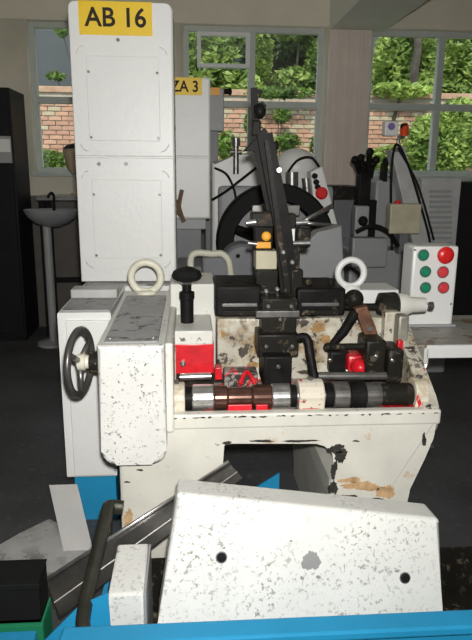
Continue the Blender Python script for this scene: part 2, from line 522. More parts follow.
# foliage
L1 = leaf_mat('leaf_mid', (0.05, 0.10, 0.015), (0.26, 0.40, 0.08))
L2 = leaf_mat('leaf_bright', (0.09, 0.17, 0.03), (0.52, 0.64, 0.17))
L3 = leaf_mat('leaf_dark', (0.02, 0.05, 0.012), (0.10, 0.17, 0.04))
M_bark = plain('bark', (0.06, 0.05, 0.04), 0.9, var=0.4)
def plant(name, label, cat, base, blobs, mat, nleaf, size, trunk=0.05, group='greenery outside the windows'):
    t = thing(name, label, cat, base, group)
    vs, fs = [], []
    b0 = Vector(base)
    tot = sum(b[3]*b[5] for b in blobs)
    for (x, y, z, rx, ry, rz) in blobs:
        for _ in range(int(nleaf*rx*rz/tot)):
            for _t in range(50):
                q = Vector((random.uniform(-1, 1), random.uniform(-1, 1), random.uniform(-1, 1)))
                if 0.2 < q.length < 1: break
            c = Vector((x+q.x*rx, y+q.y*ry, z+q.z*rz))-b0
            a = Vector((random.gauss(0, 1), random.gauss(0, 1), random.gauss(0, .6))).normalized()
            b = a.cross(Vector((random.gauss(0, 1), random.gauss(0, 1), random.gauss(0, 1)))).normalized()
            s = size*random.uniform(0.6, 1.3)
            k = len(vs)
            nrm = a.cross(b)*s*0.12
            vs += [c-a*s, c-b*s*0.45+nrm, c+a*s, c+b*s*0.45+nrm]
            fs.append((k, k+1, k+2, k+3))
    me = bpy.data.meshes.new('foliage'); me.from_pydata(vs, [], fs); me.materials.append(mat)
    o = bpy.data.objects.new('foliage', me); COL.objects.link(o); o.parent = t
    o['kind'] = 'stuff'
    if trunk:
        bm = nb()
        for (x, y, z, rx, ry, rz) in blobs:
            tube(bm, smooth_path([b0, b0.lerp(Vector((x, y, z)), 0.5)+Vector((random.uniform(-.1, .1), 0, .1)), (x, y, z)], 4), [trunk*(1-0.07*i) for i in range(9)], 7)
        obj('trunk', bm, M_bark, t)
    return t
def at(px, py, Y): return W(px, py, Y)
def blob(px, py, Y, rpx, rpy, ry=0.5):
    p = at(px, py, Y); k = Y/600
    return (p.x, Y, p.z, rpx*k, ry, rpy*k)
GR = dict(group='greenery outside the windows')
plant('tree', 'mid green tree filling the upper left of the middle window', 'tree', (0.2, 12.4, 0), [blob(205, 60, 12.4, 30, 36), blob(215, 20, 12.6, 40, 24), blob(240, 88, 12.3, 20, 14), blob(195, 88, 12.3, 20, 18)], L2, 4200, 0.10)
plant('tree', 'bright green tree over the brick wall in the middle window', 'tree', (1.75, 13.4, 0), [blob(296, 82, 13.4, 26, 13, .4), blob(262, 58, 13.4, 9, 34, .4), blob(316, 62, 13.4, 10, 28, .4), blob(300, 32, 13.4, 28, 7, .4)], L2, 3000, 0.09)
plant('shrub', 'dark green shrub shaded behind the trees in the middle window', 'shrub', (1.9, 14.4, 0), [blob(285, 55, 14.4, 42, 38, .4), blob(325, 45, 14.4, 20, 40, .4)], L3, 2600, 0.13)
tk = plant('tree', 'tree with a dark bare trunk in the right window', 'tree', (3.3, 12.3, 0), [blob(416, 36, 12.3, 20, 14), blob(392, 66, 12.4, 18, 36), blob(386, 100, 12.3, 22, 10), blob(420, 82, 12.4, 12, 10), blob(402, 90, 11.3, 30, 7, .2), blob(428, 60, 12.4, 10, 22)], L2, 3600, 0.085, 0.055)
obj('trunk', tube(nb(), smooth_path([Vector((W(411, 110, 11.9).x, 11.9, 0.0)), W(411, 110, 11.9), W(414, 75, 11.8), W(418, 45, 11.8), W(413, 22, 11.9)], 5), [0.10-0.002*i for i in range(21)], 8), M_bark, tk)
plant('tree', 'bright yellow-green tree at the right edge of the right window', 'tree', (5.2, 13.5, 0), [blob(468, 60, 13.5, 30, 34, .4), blob(452, 92, 13.5, 24, 16, .4), blob(500, 45, 13.5, 30, 40, .4)], L2, 5200, 0.10)
plant('shrub', 'low bright hedge against the bricks in the right window', 'shrub', (3.6, 10.9, 0), [blob(440, 150, 10.9, 44, 26, .3), blob(462, 122, 11.0, 30, 22, .3), blob(395, 160, 10.9, 26, 15, .3), blob(425, 128, 11.0, 12, 12, .3)], L2, 5200, 0.065)
plant('shrub', 'small green creeper on the bricks in the middle window', 'shrub', (1.4, 10.9, 0), [blob(288, 142, 10.9, 13, 8, .2), blob(318, 146, 10.9, 7, 14, .2), blob(226, 146, 10.9, 10, 14, .2), blob(282, 114, 11.1, 8, 9, .2), blob(252, 124, 11.1, 8, 10, .2), blob(300, 160, 10.9, 30, 6, .2), blob(280, 93, 11.2, 34, 5, .15)], L1, 2800, 0.05, 0.012)
plant('shrub', 'low green hedge below the bricks in the left window', 'shrub', (-2.4, 10.9, 0), [blob(45, 162, 10.9, 24, 11, .3)], L1, 1400, 0.045, 0.02)
plant('shrub', 'leafy sprig above the wall in the left window', 'shrub', (-1.7, 12.4, 0), [blob(56, 76, 12.4, 9, 4, .2), blob(62, 30, 12.4, 6, 6, .2)], L1, 300, 0.05, 0.015)

# ================================================================== things by the back wall
# tall black cupboard
bc = thing('cupboard', 'tall black metal cupboard near the left window', 'cupboard', (-1.8, 5.5, 0))
xr = W(23, 88, 5.9).x
obj('body', box(nb(), xr-0.95, xr, 5.45, 5.92, 0.03, 2.13, 0.008), M_bcab, bc)
obj('door', box(nb(), xr-0.46, xr-0.02, 5.43, 5.45, 0.08, 2.10, 0.006), M_bcab, bc)
obj('door', box(nb(), xr-0.93, xr-0.48, 5.43, 5.45, 0.08, 2.10, 0.006), M_bcab, bc)
obj('plinth', box(nb(), xr-0.93, xr-0.02, 5.47, 5.9, 0, 0.03), M_bcab, bc)
nt_ = thing('notice_holder', 'small pale grey notice holder on the black cupboard', 'sign', tuple(W(5, 162, 5.42)))
obj('backing', pbox(nb(), -8, 136, 11, 163, 5.405, 5.43, 0.004), M_lgrey, nt_)
obj('sheet', pbox(nb(), -5, 139, 10, 152, 5.398, 5.405), M_white, nt_)
# basin on a pipe stand
bs = thing('basin', 'grey round enamel basin on a pipe stand beside the cupboard', 'basin', (-1.08, 5.35, 0))
c = W(52, 212, 5.35)
bm = nb(); lathe(bm, (c.x, 5.35, c.z-0.12), (0, 0, 1), [(0, 0.06), (0.03, 0.14), (0.08, 0.20), (0.13, 0.225), (0.14, 0.225), (0.135, 0.205), (0.09, 0.18), (0.05, 0.10), (0.045, 0.001)], 28)
obj('bowl', bm, M_basin, bs)
bm = nb(); cyl(bm, (c.x-0.05, 5.35, 0.02), (c.x-0.05, 5.35, c.z-0.11), 0.035); lathe(bm, (c.x-0.05, 5.35, 0), (0, 0, 1), [(0, 0.14), (0.02, 0.14), (0.04, 0.05)], 20)
obj('stand', bm, M_lgrey, bs)
bm = nb(); tube(bm, smooth_path([(c.x-0.02, 5.53, c.z+.0), (c.x-0.02, 5.55, c.z+0.12), (c.x-0.03, 5.50, c.z+0.15), (c.x-0.04, 5.42, c.z+0.12)]), 0.012)
obj('tap', bm, M_rubber, bs)
# wall bench behind basin
wb = thing('bench', 'dark low workbench under the left window', 'bench', (-0.9, 5.75, 0))
z = W(60, 196, 5.6).z
obj('top', box(nb(), -1.33, -0.3, 5.6, 5.94, z-0.04, z, 0.004), M_dsteel, wb)
for x in (-1.29, -0.34): obj('leg', box(nb(), x-0.025, x+0.025, 5.62, 5.67, 0, z-0.04), M_black, wb)
for x in (-1.29, -0.34): obj('leg', box(nb(), x-0.025, x+0.025, 5.87, 5.92, 0, z-0.04), M_black, wb)
obj('rail', box(nb(), -1.27, -0.36, 5.63, 5.66, 0.5, 0.54), M_black, wb)
# added tan piece standing for an unidentified tan shape at cabinet edge
tp = W(70, 190, 5.7)
lp = thing('lamp', 'small tan object on the bench beside the tall white cabinet', 'lamp', (tp.x+0.05, 5.75, z))
bm = nb(); lathe(bm, (tp.x+0.06, 5.78, z), (0, 0, 1), [(0, 0.07), (0.02, 0.07), (0.025, 0.02), (0.20, 0.02)], 18); obj('stem', bm, M_tan, lp)
bm = nb(); lathe(bm, (tp.x+0.06, 5.78, z+0.18), (0, 0, 1), [(0, 0.05), (0.06, 0.09), (0.20, 0.12), (0.22, 0.11), (0.23, 0.03)], 18); obj('flared_top', bm, M_tan, lp)
bm = nb(); lathe(bm, (tp.x+0.06, 5.78, z+0.40), (0, 0, 1), [(0, 0.12), (0.03, 0.09), (0.05, 0.02)], 18); obj('cap', bm, M_rubber, lp)

# ================================================================== rear machine marked ZA 3
zc = thing('switch_cabinet', 'narrow white switch cabinet with the yellow ZA 3 sign', 'cabinet', (0.0, 4.2, 0))
xa, xb = W(160, 150, 4.2).x, W(210.5, 150, 4.2).x
z0, z1 = W(190, 219, 4.2).z, W(190, 77, 4.2).z
zm = W(190, 157, 4.2).z
obj('body', box(nb(), xa, xb, 4.2, 4.45, z0, z1, 0.012), M_white, zc)
obj('door', box(nb(), xa+0.01, xb-0.008, 4.188, 4.2, zm+0.004, z1-0.01, 0.005), M_white, zc)
obj('door', box(nb(), xa+0.01, xb-0.008, 4.188, 4.2, z0+0.01, zm-0.004, 0.005), M_white, zc)
obj('pillar', box(nb(), xa+0.05, xb-0.06, 4.24, 4.42, 0, z0, 0.006), M_grey, zc)
obj('skirt', box(nb(), xa+0.06, xb-0.03, 4.21, 4.43, z0-0.07, z0, 0.006), M_lgrey, zc)
sx0, sx1 = W(164, 86, 4.18).x, W(202, 86, 4.18).x
sz0, sz1 = W(190, 95, 4.18).z, W(190, 77.5, 4.18).z
sg = obj('sign', box(nb(), sx0, sx1, 4.182, 4.188, sz0, sz1), M_yellow, zc, 'yellow sign reading ZA 3')
lettering('ZA 3', W(170.5, 86, 4.18).x, W(198, 86, 4.18).x, W(190, 92, 4.18).z, W(190, 80.5, 4.18).z, 4.182, M_ink, sg)
bm = nb(); tube(bm, smooth_path([W(182, 190, 4.17), W(179, 205, 4.15), W(181, 214, 4.16), W(184, 222, 4.16)]), 0.014); tube(bm, smooth_path([W(177, 200, 4.17), W(178, 212, 4.15), W(183, 218, 4.17)]), 0.012)
obj('cable', bm, plain('brown_cable', (0.16, 0.10, 0.06), 0.6), zc)
gc = thing('switch_cabinet', 'small grey switch cabinet with a yellow strip behind ZA 3', 'cabinet', (0.27, 4.9, 0))
obj('body', pbox(nb(), 200, 88, 224, 131, 4.9, 5.1, 0.008), M_lgrey, gc)
obj('sign', pbox(nb(), 209, 87.5, 220, 95, 4.893, 4.9), M_orange, gc)
obj('knob', lathe(nb(), W(224, 91.5, 4.95), (1, 0, 0), [(0, 0.02), (0.03, 0.02), (0.05, 0.03), (0.06, 0.012)], 14), M_rubber, gc)
xg = W(212, 130, 4.9).x
obj('pillar', box(nb(), xg-0.05, xg+0.05, 4.95, 5.05, 0, W(212, 130, 4.9).z, 0.004), M_grey, gc)

rm = thing('forming_machine', 'white rear machine with a big black pulley and tilted button panel', 'machine', (0.75, 4.4, 0))
pr = []
obj('base', pbox(nb(), 176, 262, 345, 300, 3.72, 4.75, 0.02) if False else box(nb(), W(176, 262, 3.75).x, W(342, 262, 3.75).x, 3.75, 4.15, 0, W(250, 266, 3.75).z, 0.02), M_grey, rm)
obj('body', pbox(nb(), 218, 186, 332, 300, 4.46, 4.85, 0.03), M_lgrey, rm)
bm = nb(); prism(bm, [(W(a, b, 4.5).x, W(a, b, 4.5).z) for a, b in ((212, 162), (236, 158), (256, 150), (262, 190), (262, 262), (212, 262))], 4.5, 4.82, 'xz', 0.02); obj('housing', bm, M_white, rm)
bm = nb(); pc = W(300, 168, 4.45); ball(bm, (pc.x, 4.62, pc.z), 0.16, 0.16, 0.14, 24); cyl(bm, (pc.x, 4.62, pc.z-0.25), (pc.x, 4.62, pc.z), 0.15, n=24); obj('motor_cover', bm, M_white, rm)
c = W(275, 243, 4.2)
bm = nb()
lathe(bm, (c.x, 4.15, c.z), (0, 1, 0), [(0, 0.29), (0, 0.385), (0.02, 0.40), (0.12, 0.40), (0.14, 0.385), (0.14, 0.29), (0.10, 0.28), (0.04, 0.28), (0.0, 0.29)], 48, cap=False)
pu = obj('pulley', bm, M_rubber, rm)
bm = nb()
for k in range(5):
    a = 2*PI*k/5+0.3
    d = Vector((math.cos(a), 0, math.sin(a)))
    cc = Vector((c.x, 4.22, c.z))
    tube(bm, [cc+d*0.04, cc+d*0.30], [0.045, 0.03], 8)
lathe(bm, (c.x, 4.16, c.z), (0, 1, 0), [(0, 0.07), (0.12, 0.07)], 20)
obj('spokes', bm, M_black, pu)
obj('pulley_shaft', cyl(nb(), (c.x, 4.16, c.z), (c.x, 4.5, c.z), 0.045), M_steel, rm)
bm = nb(); pbox(bm, 252, 205, 300, 216, 4.12, 4.15, 0.005); obj('belt_guard', bm, M_dsteel, rm)
# tilted panel on the right
q = [(W(a, b, 4.3).x, W(a, b, 4.3).z) for a, b in ((310, 172), (322, 166), (343, 248), (318, 252))]
pn = obj('button_panel', prism(nb(), q, 4.28, 4.44, 'xz', 0.012), M_white, rm, 'tilted white button panel')
obj('mushroom_button', lathe(nb(), W(320.5, 193, 4.28), (0, -1, 0), [(0, 0.02), (0.02, 0.02), (0.025, 0.04), (0.04, 0.042), (0.05, 0.03)], 20), M_redp, pn)
for a, b in ((314.5, 176), (316, 182), (317.5, 187), (326, 211)):
    obj('button', lathe(nb(), W(a, b, 4.28), (0, -1, 0), [(0, 0.02), (0.025, 0.018)], 14), M_rubber, pn)
# arms and hoses
bm = nb(); tube(bm, smooth_path([W(212, 200, 4.4), W(225, 192, 4.36), W(238, 182, 4.34), W(256, 168, 4.38)]), 0.009); tube(bm, smooth_path([W(215, 168, 4.45), W(228, 176, 4.38), W(236, 200, 4.36), W(232, 232, 4.4)]), 0.008)
tube(bm, smooth_path([W(288, 172, 4.4), W(298, 160, 4.36), W(312, 158, 4.36), W(322, 172, 4.3)]), 0.009)
obj_each('hose', bm, M_rubber, rm)
bm = nb(); cyl(bm, W(236, 146, 4.44), W(236, 174, 4.44), 0.02); cyl(bm, W(236, 138, 4.44), W(236, 146, 4.44), 0.03); cyl(bm, W(230, 152, 4.44), W(242, 152, 4.44), 0.015); obj('valve', bm, M_dsteel, rm)
bm = nb(); cyl(bm, W(292, 172, 4.38), W(292, 196, 4.38), 0.045); cyl(bm, W(306, 178, 4.38), W(308, 200, 4.38), 0.03); obj_each('cylinder', bm, M_dsteel, rm)
bm = nb(); tube(bm, [W(296, 225, 4.06), W(332, 206, 4.16)], 0.016); tube(bm, [W(296, 222, 4.06), W(334, 226, 4.1)], 0.014); tube(bm, [W(298, 243, 4.0), W(322, 243, 4.05)], 0.014); ball(bm, W(334, 236, 4.2), 0.05, 0.04, 0.05, 12); obj_each('rod', bm, M_steel, rm)
# domed grey housings in front of the pulley
bm = nb(); c2 = W(241, 262, 3.75); lathe(bm, (c2.x, 3.60, c2.z), (0, 1, 0), [(0, 0.11), (0.02, 0.125), (0.2, 0.125)], 28); obj('round_cover', bm, M_grey, rm)
obj('cover_knob', ball(nb(), W(238, 256, 3.58), 0.012, 0.012, 0.012), M_rubber, rm)
obj('slide_housing', pbox(nb(), 202, 257, 230, 284, 3.55, 3.75, 0.015), M_grey, rm)
obj('side_cover', prism(nb(), [(W(a, b, 3.6).x, W(a, b, 3.6).z) for a, b in ((296, 252), (318, 232), (342, 226), (345, 282), (296, 282))], 3.6, 3.75, 'xz', 0.012), M_lgrey, rm)
bm = nb(); tube(bm, smooth_path([W(191, 272, 3.5), W(191, 258, 3.5), W(197, 253, 3.5), W(212, 254, 3.5), (W(222, 254, 3.5)), W(229, 262, 3.5), W(231, 280, 3.5)]), 0.02, 10); obj('pipe_handle', bm, M_cream, rm, 'cream bent pipe handle')

# ================================================================== rear machine on the right
r2m = thing('press_machine', 'grey rear machine with a slanting arm and louvred side panel', 'machine', (1.5, 4.6, 0))
obj('base', box(nb(), W(350, 250, 4.4).x, W(456, 250, 4.4).x, 4.4, 5.2, 0, W(400, 250, 4.4).z, 0.02), M_lgrey, r2m)
obj('housing', pbox(nb(), 374, 180, 424, 252, 4.62, 5.1, 0.02), M_lgrey, r2m)
obj('front_block', pbox(nb(), 352, 238, 388, 268, 4.3, 4.40, 0.015), M_lgrey, r2m)
lv = obj('louvre_panel', pbox(nb(), 419, 178, 458, 262, 4.60, 4.66, 0.006), plain('pale_grey_panel', (0.46, 0.46, 0.45), 0.5), r2m)
for k in range(13):
    y = 190+k*5.2
    obj('slat', pbox(nb(), 430, y, 452, y+2.6, 4.585, 4.60, 0.003), M_lgrey, lv)
a, b = W(398, 148, 4.42), W(424, 250, 4.42)
bm = nb(); d = (b-a); nx = Vector((d.z, 0, -d.x)).normalized()*0.05
prism(bm, [(a.x-nx.x, a.z-nx.z), (a.x+nx.x, a.z+nx.z), (b.x+nx.x*1.4, b.z+nx.z*1.4), (b.x-nx.x*1.4, b.z-nx.z*1.4)], 4.42, 4.56, 'xz', 0.01)
obj('slanting_arm', bm, MC['pale_grey_panel'], r2m)
bm = nb()
tube(bm, smooth_path([W(392, 250, 4.36), W(391, 190, 4.38), W(393, 155, 4.38), W(398, 145, 4.38), W(410, 170, 4.37), W(428, 232, 4.36), W(430, 250, 4.36)]), 0.009)
tube(bm, smooth_path([W(398, 148, 4.34), W(418, 185, 4.34), W(434, 240, 4.34)]), 0.007)
tube(bm, smooth_path([W(356, 232, 4.28), W(372, 226, 4.25), W(388, 232, 4.25), W(398, 246, 4.3)]), 0.016)
obj_each('hose', bm, M_rubber, r2m)
obj('arm_tip', lathe(nb(), W(397, 152, 4.44), (0, 0, 1), [(0, 0.04), (0.02, 0.045), (0.03, 0.03), (0.045, 0.028)], 16), M_dsteel, r2m)
bb = obj('switch_box', pbox(nb(), 390, 204, 421, 234, 4.22, 4.32, 0.01), M_beige, r2m, 'beige switch box')
obj('button', lathe(nb(), W(397.5, 204, 4.27)+Vector((0, 0, -0.005)), (0, 0, 1), [(0, 0.02), (0.02, 0.022), (0.03, 0.015)], 14), M_redp, bb)
obj('bracket', box(nb(), W(405, 220, 4.32).x-0.03, W(405, 220, 4.32).x+0.03, 4.32, 4.42, W(405, 240, 4.32).z-0.1, W(405, 215, 4.32).z), M_grey, r2m)
obj('valve_block', pbox(nb(), 355, 206, 369, 237, 4.34, 4.44, 0.01), M_lgrey, r2m)
bm = nb(); ball(bm, W(363, 221, 4.33), 0.035, 0.03, 0.035); obj_each('knob', bm, M_rubber, r2m)
# black tooling column
bm = nb()
pbox(bm, 359, 172, 371, 206, 4.5, 4.6, 0.01)
for (x0, y0, x1, y1) in ((364, 178, 361, 158), (367, 178, 370, 152), (362, 165, 376, 160), (370, 178, 373, 164), (360, 172, 355, 160)):
    tube(bm, [W(x0, y0, 4.52), W(x1, y1, 4.50)], 0.02, 7); ball(bm, W(x1, y1, 4.5), 0.03, 0.03, 0.03, 8)
pbox(bm, 356, 200, 376, 250, 4.52, 4.62, 0.01)
obj('tool_post', bm, M_black, r2m, 'black tool post')
bm = nb(); pbox(bm, 383, 163, 388, 182, 4.62, 4.7, 0.006); ball(bm, W(385.5, 163, 4.66), 0.025, 0.025, 0.04); obj('plug', bm, M_rubber, r2m)
sl = thing('signal_lamp', 'white lamp box with purple mark and red lamp in right window', 'lamp', tuple(W(396, 142, 4.46)))
sb = obj('lamp_box', pbox(nb(), 385, 121, 398.5, 136, 4.42, 4.50, 0.008), M_white, sl)
obj('emblem', lathe(nb(), W(391.5, 126.5, 4.42), (0, -1, 0), [(0, 0.025), (0.002, 0.025)], 18), M_purple, sb)
obj('lens', lathe(nb(), W(404, 136, 4.46), (0, 0, 1), [(0, 0.03), (0.06, 0.03), (0.09, 0.015)], 16), plain('red_lens', (0.75, 0.08, 0.02), 0.2), sl)
obj('lamp_cap', lathe(nb(), W(404, 128.5, 4.46), (0, 0, 1), [(0, 0.028), (0.03, 0.025)], 16), M_rubber, sl)
obj('stalk', tube(nb(), [W(404, 136, 4.46), W(399, 137, 4.46), W(398, 144, 4.46)], 0.014), M_dsteel, sl)
dm = thing('motor_unit', 'dark machine block between the two rear machines', 'machine', (1.2, 4.9, 0))
obj('body', box(nb(), W(332, 200, 5.2).x, W(362, 200, 5.2).x, 5.25, 5.7, 0, W(350, 186, 5.2).z, 0.02), M_dark, dm)
obj('cover', box(nb(), W(335, 200, 5.2).x, W(358, 200, 5.2).x, 5.22, 5.25, 0.6, W(350, 200, 5.2).z, 0.008), M_grey, dm)
dc = thing('cupboard', 'dark cupboard at the right edge beside the louvred panel', 'cupboard', (2.5, 5.2, 0))
xd = W(459, 200, 4.9).x
obj('body', box(nb(), xd, xd+0.7, 4.95, 5.6, 0, W(465, 182, 4.9).z, 0.01), M_bcab, dc)
for k in range(4): obj('door_slat', box(nb(), xd+0.02+k*0.17, xd+0.17+k*0.17, 4.935, 4.95, 0.1, W(465, 184, 4.9).z-0.03, 0.004), M_bcab, dc)

# ================================================================== tall AB 16 cabinet and its pedestal
ped = thing('cabinet_pedestal', 'low white cabinet with grey top and blue base left of machine', 'cabinet', (-0.42, 2.7, 0))
PL = [(-0.528, 2.45), (-0.318, 2.45), (-0.318, 3.02), (-0.06, 3.02), (-0.06, 3.55), (-0.528, 3.55)]
zb = 0.225; zt = 0.942
obj('body', prism(nb(), PL, zb, zt, 'xy', 0.006), M_white, ped)
obj('door', box(nb(), -0.495, -0.325, 2.436, 2.45, zb+0.012, zt-0.03, 0.004), M_white, ped)
obj('base', prism(nb(), [(-0.505, 2.49), (-0.33, 2.49), (-0.33, 3.06), (-0.08, 3.06), (-0.08, 3.5), (-0.505, 3.5)], 0, zb, 'xy'), M_blue, ped, 'blue painted base')
obj('top_sheet', prism(nb(), [(-0.515, 2.47), (-0.325, 2.47), (-0.325, 3.03), (-0.07, 3.03), (-0.07, 3.53), (-0.515, 3.53)], zt, zt+0.006, 'xy'), M_plate, ped)
obj('ledge', box(nb(), -0.52, -0.32, 2.70, 2.80, zt+0.006, zt+0.045, 0.005), plain('pale_grey_panel', (0.46, 0.46, 0.45), 0.5), ped)
tc = thing('control_cabinet', 'tall white control cabinet with the yellow AB 16 sign', 'cabinet', (-0.31, 3.3, zt+0.006))
X0, X1 = -0.543, -0.070
zlo = zt+0.006; ztop = W(119, 1, 3.1).z; zmid = W(119, 157, 3.1).z
q = rrect(X0, X1, zlo, ztop, 0.035, 4, (0, 0, 1, 1))
obj('body', prism(nb(), q, 3.112, 3.45, 'xz', 0.006), M_white, tc)
def door(za, zb_, round_top, ia, ib):
    pts = rrect(X0+0.004, X1-0.004, za, zb_, 0.03, 4, (0, 0, round_top, round_top))
    d = obj('door', prism(nb(), pts, 3.098, 3.112, 'xz', 0.004), M_white, tc)
    # pressed border and raised centre panel
    bm = nb(); prism(bm, rrect(X0+0.03, X1-0.025, ia, ib, 0.04, 5), 3.089, 3.098, 'xz', 0.006); obj('pressed_panel', bm, M_white, d)
    bm = nb(); prism(bm, rrect(X0+0.075, X1-0.065, ia+0.05, ib-0.045, 0.012, 4), 3.085, 3.089, 'xz', 0.003); obj('centre_panel', bm, M_white, d)
    for x in (X0+0.085, X1-0.075):
        for z_ in (ia+0.065, ib-0.115):
            obj('screw', lathe(nb(), (x, 3.085, z_), (0, -1, 0), [(0, 0.006), (0.002, 0.006), (0.004, 0.003)], 10), M_dsteel, d)
    return d
d1 = door(zmid+0.003, ztop-0.003, 1, W(119, 152, 3.1).z, W(119, 46, 3.1).z)
d2 = door(zlo+0.004, zmid-0.003, 0, W(119, 268, 3.1).z, W(119, 170, 3.1).z)
obj('screw', lathe(nb(), W(118, 40, 3.098), (0, -1, 0), [(0, 0.008), (0.003, 0.008), (0.005, 0.004)], 10), M_dsteel, d1)
for px in (99, 126): obj('screw', lathe(nb(), W(px, 164, 3.098), (0, -1, 0), [(0, 0.008), (0.003, 0.008), (0.005, 0.004)], 10), M_dsteel, d2)
sgn = obj('sign', box(nb(), W(78.5, 17, 3.09).x, W(152, 17, 3.09).x, 3.092, 3.098, W(115, 35, 3.09).z, W(115, 1.2, 3.09).z), M_yellow, tc, 'yellow sign reading AB 16')
lettering('AB 16', W(84, 17, 3.09).x, W(146, 17, 3.09).x, W(115, 27, 3.09).z, W(115, 7, 3.09).z, 3.092, M_ink, sgn)

# ================================================================== the main machine
mc = thing('bending_machine', 'worn white wire bending machine with camshaft, handwheel and black mast', 'machine', (0.3, 2.4, 0))
YF = 2.0
ZT = 0.672
def wx(px, py, Y=YF): p = W(px, py, Y); return (p.x, p.z)
def zline(px, py, Y=YF): return W(px, py, Y).z
out = [(-0.255, ZT-0.02), (-0.255, 0.0), (wx(225, 560)[0], 0.0), wx(225, 530), wx(223, 470), wx(221, 447), wx(226, 443), wx(318, 443), wx(328, 446), wx(337, 455), wx(338, 470), wx(331, 482), wx(330, 500), (wx(332, 560)[0], 0.0), (wx(402, 560)[0], 0.0), wx(406, 520), wx(412, 492), wx(424, 460), wx(436, 440), wx(441, 430), wx(442, 420), (0.882, ZT-0.02)]
obj('bed', prism(nb(), out, YF+0.02, 2.86, 'xz', 0.012), M_bed, mc)
def irregular(cx_, cz_, rx, rz, seed, Y, n=44):
    rnd = random.Random(seed); ph = [rnd.uniform(0, 6.28) for _ in range(5)]
    pts = []
    for i in range(n):
        a = 2*PI*i/n
        k = 1+0.20*math.sin(2*a+ph[0])+0.14*math.sin(3*a+ph[1])+0.09*math.sin(8*a+ph[2])+0.09*math.sin(15*a+ph[3])
        pts.append((cx_+rx*k*math.cos(a), cz_+rz*k*math.sin(a)))
    return prism(nb(), pts, Y-0.0008, Y+0.002, 'xz')
M_chip = plain('bare_dark_iron', (0.045, 0.042, 0.036), 0.6, var=0.4, scale=30)
M_stain = plain('orange_rust_stain', (0.56, 0.36, 0.19), 0.7, var=0.35, scale=25)
for i, (px, py, rx, ry, mt_) in enumerate(((336, 449, 9, 4, 0), (341, 456, 5, 8, 0), (334, 470, 3, 9, 0), (333, 488, 4, 8, 0), (300, 441, 14, 1.4, 0), (262, 441, 12, 1.2, 0), (227, 443, 5, 1.6, 0), (340, 497, 14, 3, 0), (368, 500, 12, 2.5, 0), (424, 440, 2, 7, 0), (432, 446, 2, 2, 0), (356, 441, 3, 1, 0), (362, 486, 18, 5, 1), (386, 492, 8, 8, 1), (350, 480, 10, 3, 1), (128, 522, 4, 14, 1), (127, 482, 2.5, 1, 0), (140, 470, 3, 1, 0))):
    p = W(px, py, YF+0.02); k = 2.3/F
    obj('rust_stain' if mt_ else 'paint_chip', irregular(p.x, p.z, rx*k, ry*k, i, YF+0.02), M_stain if mt_ else M_chip, mc)
# deck and front lip
obj('deck', box(nb(), -0.10, 0.88, YF+0.03, 2.5, ZT-0.02, ZT-0.004), M_trough, mc)
obj('front_lip', box(nb(), -0.095, 0.886, YF+0.010, YF+0.05, ZT-0.05, ZT+0.006, 0.008), M_bed, mc)
rl_ = random.Random(5)
for i in range(26):
    px = 172+i*10.4+rl_.uniform(-4, 4); p = W(px, 415, YF+0.01); obj('paint_chip', irregular(p.x, ZT-0.004-rl_.uniform(0, .003), rl_.uniform(.004, .014), rl_.uniform(.0015, .0035), 50+i, YF+0.010), M_chip, mc)
# gearbox head on the left
gx0, gx1 = -0.300, -0.084
gz0, gz1 = 0.535, 0.950
obj('gearbox', prism(nb(), rrect(gx0, gx1, gz0, gz1, 0.05, 6, (1, 1, 0, 0)), 1.93, 2.87, 'xz', 0.012), M_gear, mc)
tp = obj('top_plate', box(nb(), gx0+0.018, gx1-0.022, 1.96, 2.72, gz1, gz1+0.006, 0.003), M_plate, mc, 'worn grey top plate')
for y in (2.0, 2.66):
    for x in (gx0+0.035, gx1-0.04): obj('screw', lathe(nb(), (x, y, gz1+0.005), (0, 0, 1), [(0, 0.008), (0.003, 0.007)], 10), M_dsteel, tp)
obj('gearbox_rib', box(nb(), gx1-0.002, gx1+0.025, 1.99, 2.86, 0.62, gz1-0.01, 0.008), M_mach, mc)
# handwheel
hc = Vector((W(80, 362, 2.08).x, 2.08, W(80, 362, 2.08).z))
bm = nb(); torus(bm, hc, (1, -0.21, 0), 0.112, 0.0125, 48, 10)
hw = obj('handwheel', bm, plain('worn_iron_rim', (0.11, 0.105, 0.10), 0.35, 0.6, var=0.3), mc, 'steel handwheel')
bm = nb()
for k in range(3):
    a = 2*PI*k/3+0.5
    d = Vector((0.21*math.cos(a), math.cos(a), math.sin(a)))
    tube(bm, [hc+d*0.02, hc+d*0.11], [0.012, 0.009], 8)
obj('spokes', bm, M_dsteel, hw)
bm = nb(); lathe(bm, hc-Vector((0.012, 0, 0)), (1, 0, 0), [(0, 0.018), (0.005, 0.028), (0.03, 0.030), (0.032, 0.024), (0.05, 0.022)], 20); obj('hub', bm, M_cream, hw)
bm = nb(); lathe(bm, hc+Vector((0.03, 0, 0)), (1, 0, 0), [(0, 0.02), (0.005, 0.036), (gx0-hc.x-0.03+0.01, 0.038)], 20); obj('collar', bm, M_dark, hw)
# eye bolts
def eyebolt(px, py, Y, rp, zbase, mat, lab):
    c = W(px, py, Y); k = (c-CAM).dot(fw)/F
    Ro = rp*k*0.80; r = rp*k*0.20
    bm = nb(); torus(bm, c, (0, 1, 0), Ro, r, 40, 12)
    e = obj('eye_bolt', bm, mat, mc, lab)
    bm = nb(); lathe(bm, (c.x, Y, zbase), (0, 0, 1), [(0, 0.045), (0.012, 0.045), (0.018, 0.024), (c.z-Ro-zbase, 0.02)], 20); obj('shank', bm, mat, e)
eyebolt(146, 277, 2.80, 18.5, gz1, M_cream, 'cream eye bolt on the gearbox')
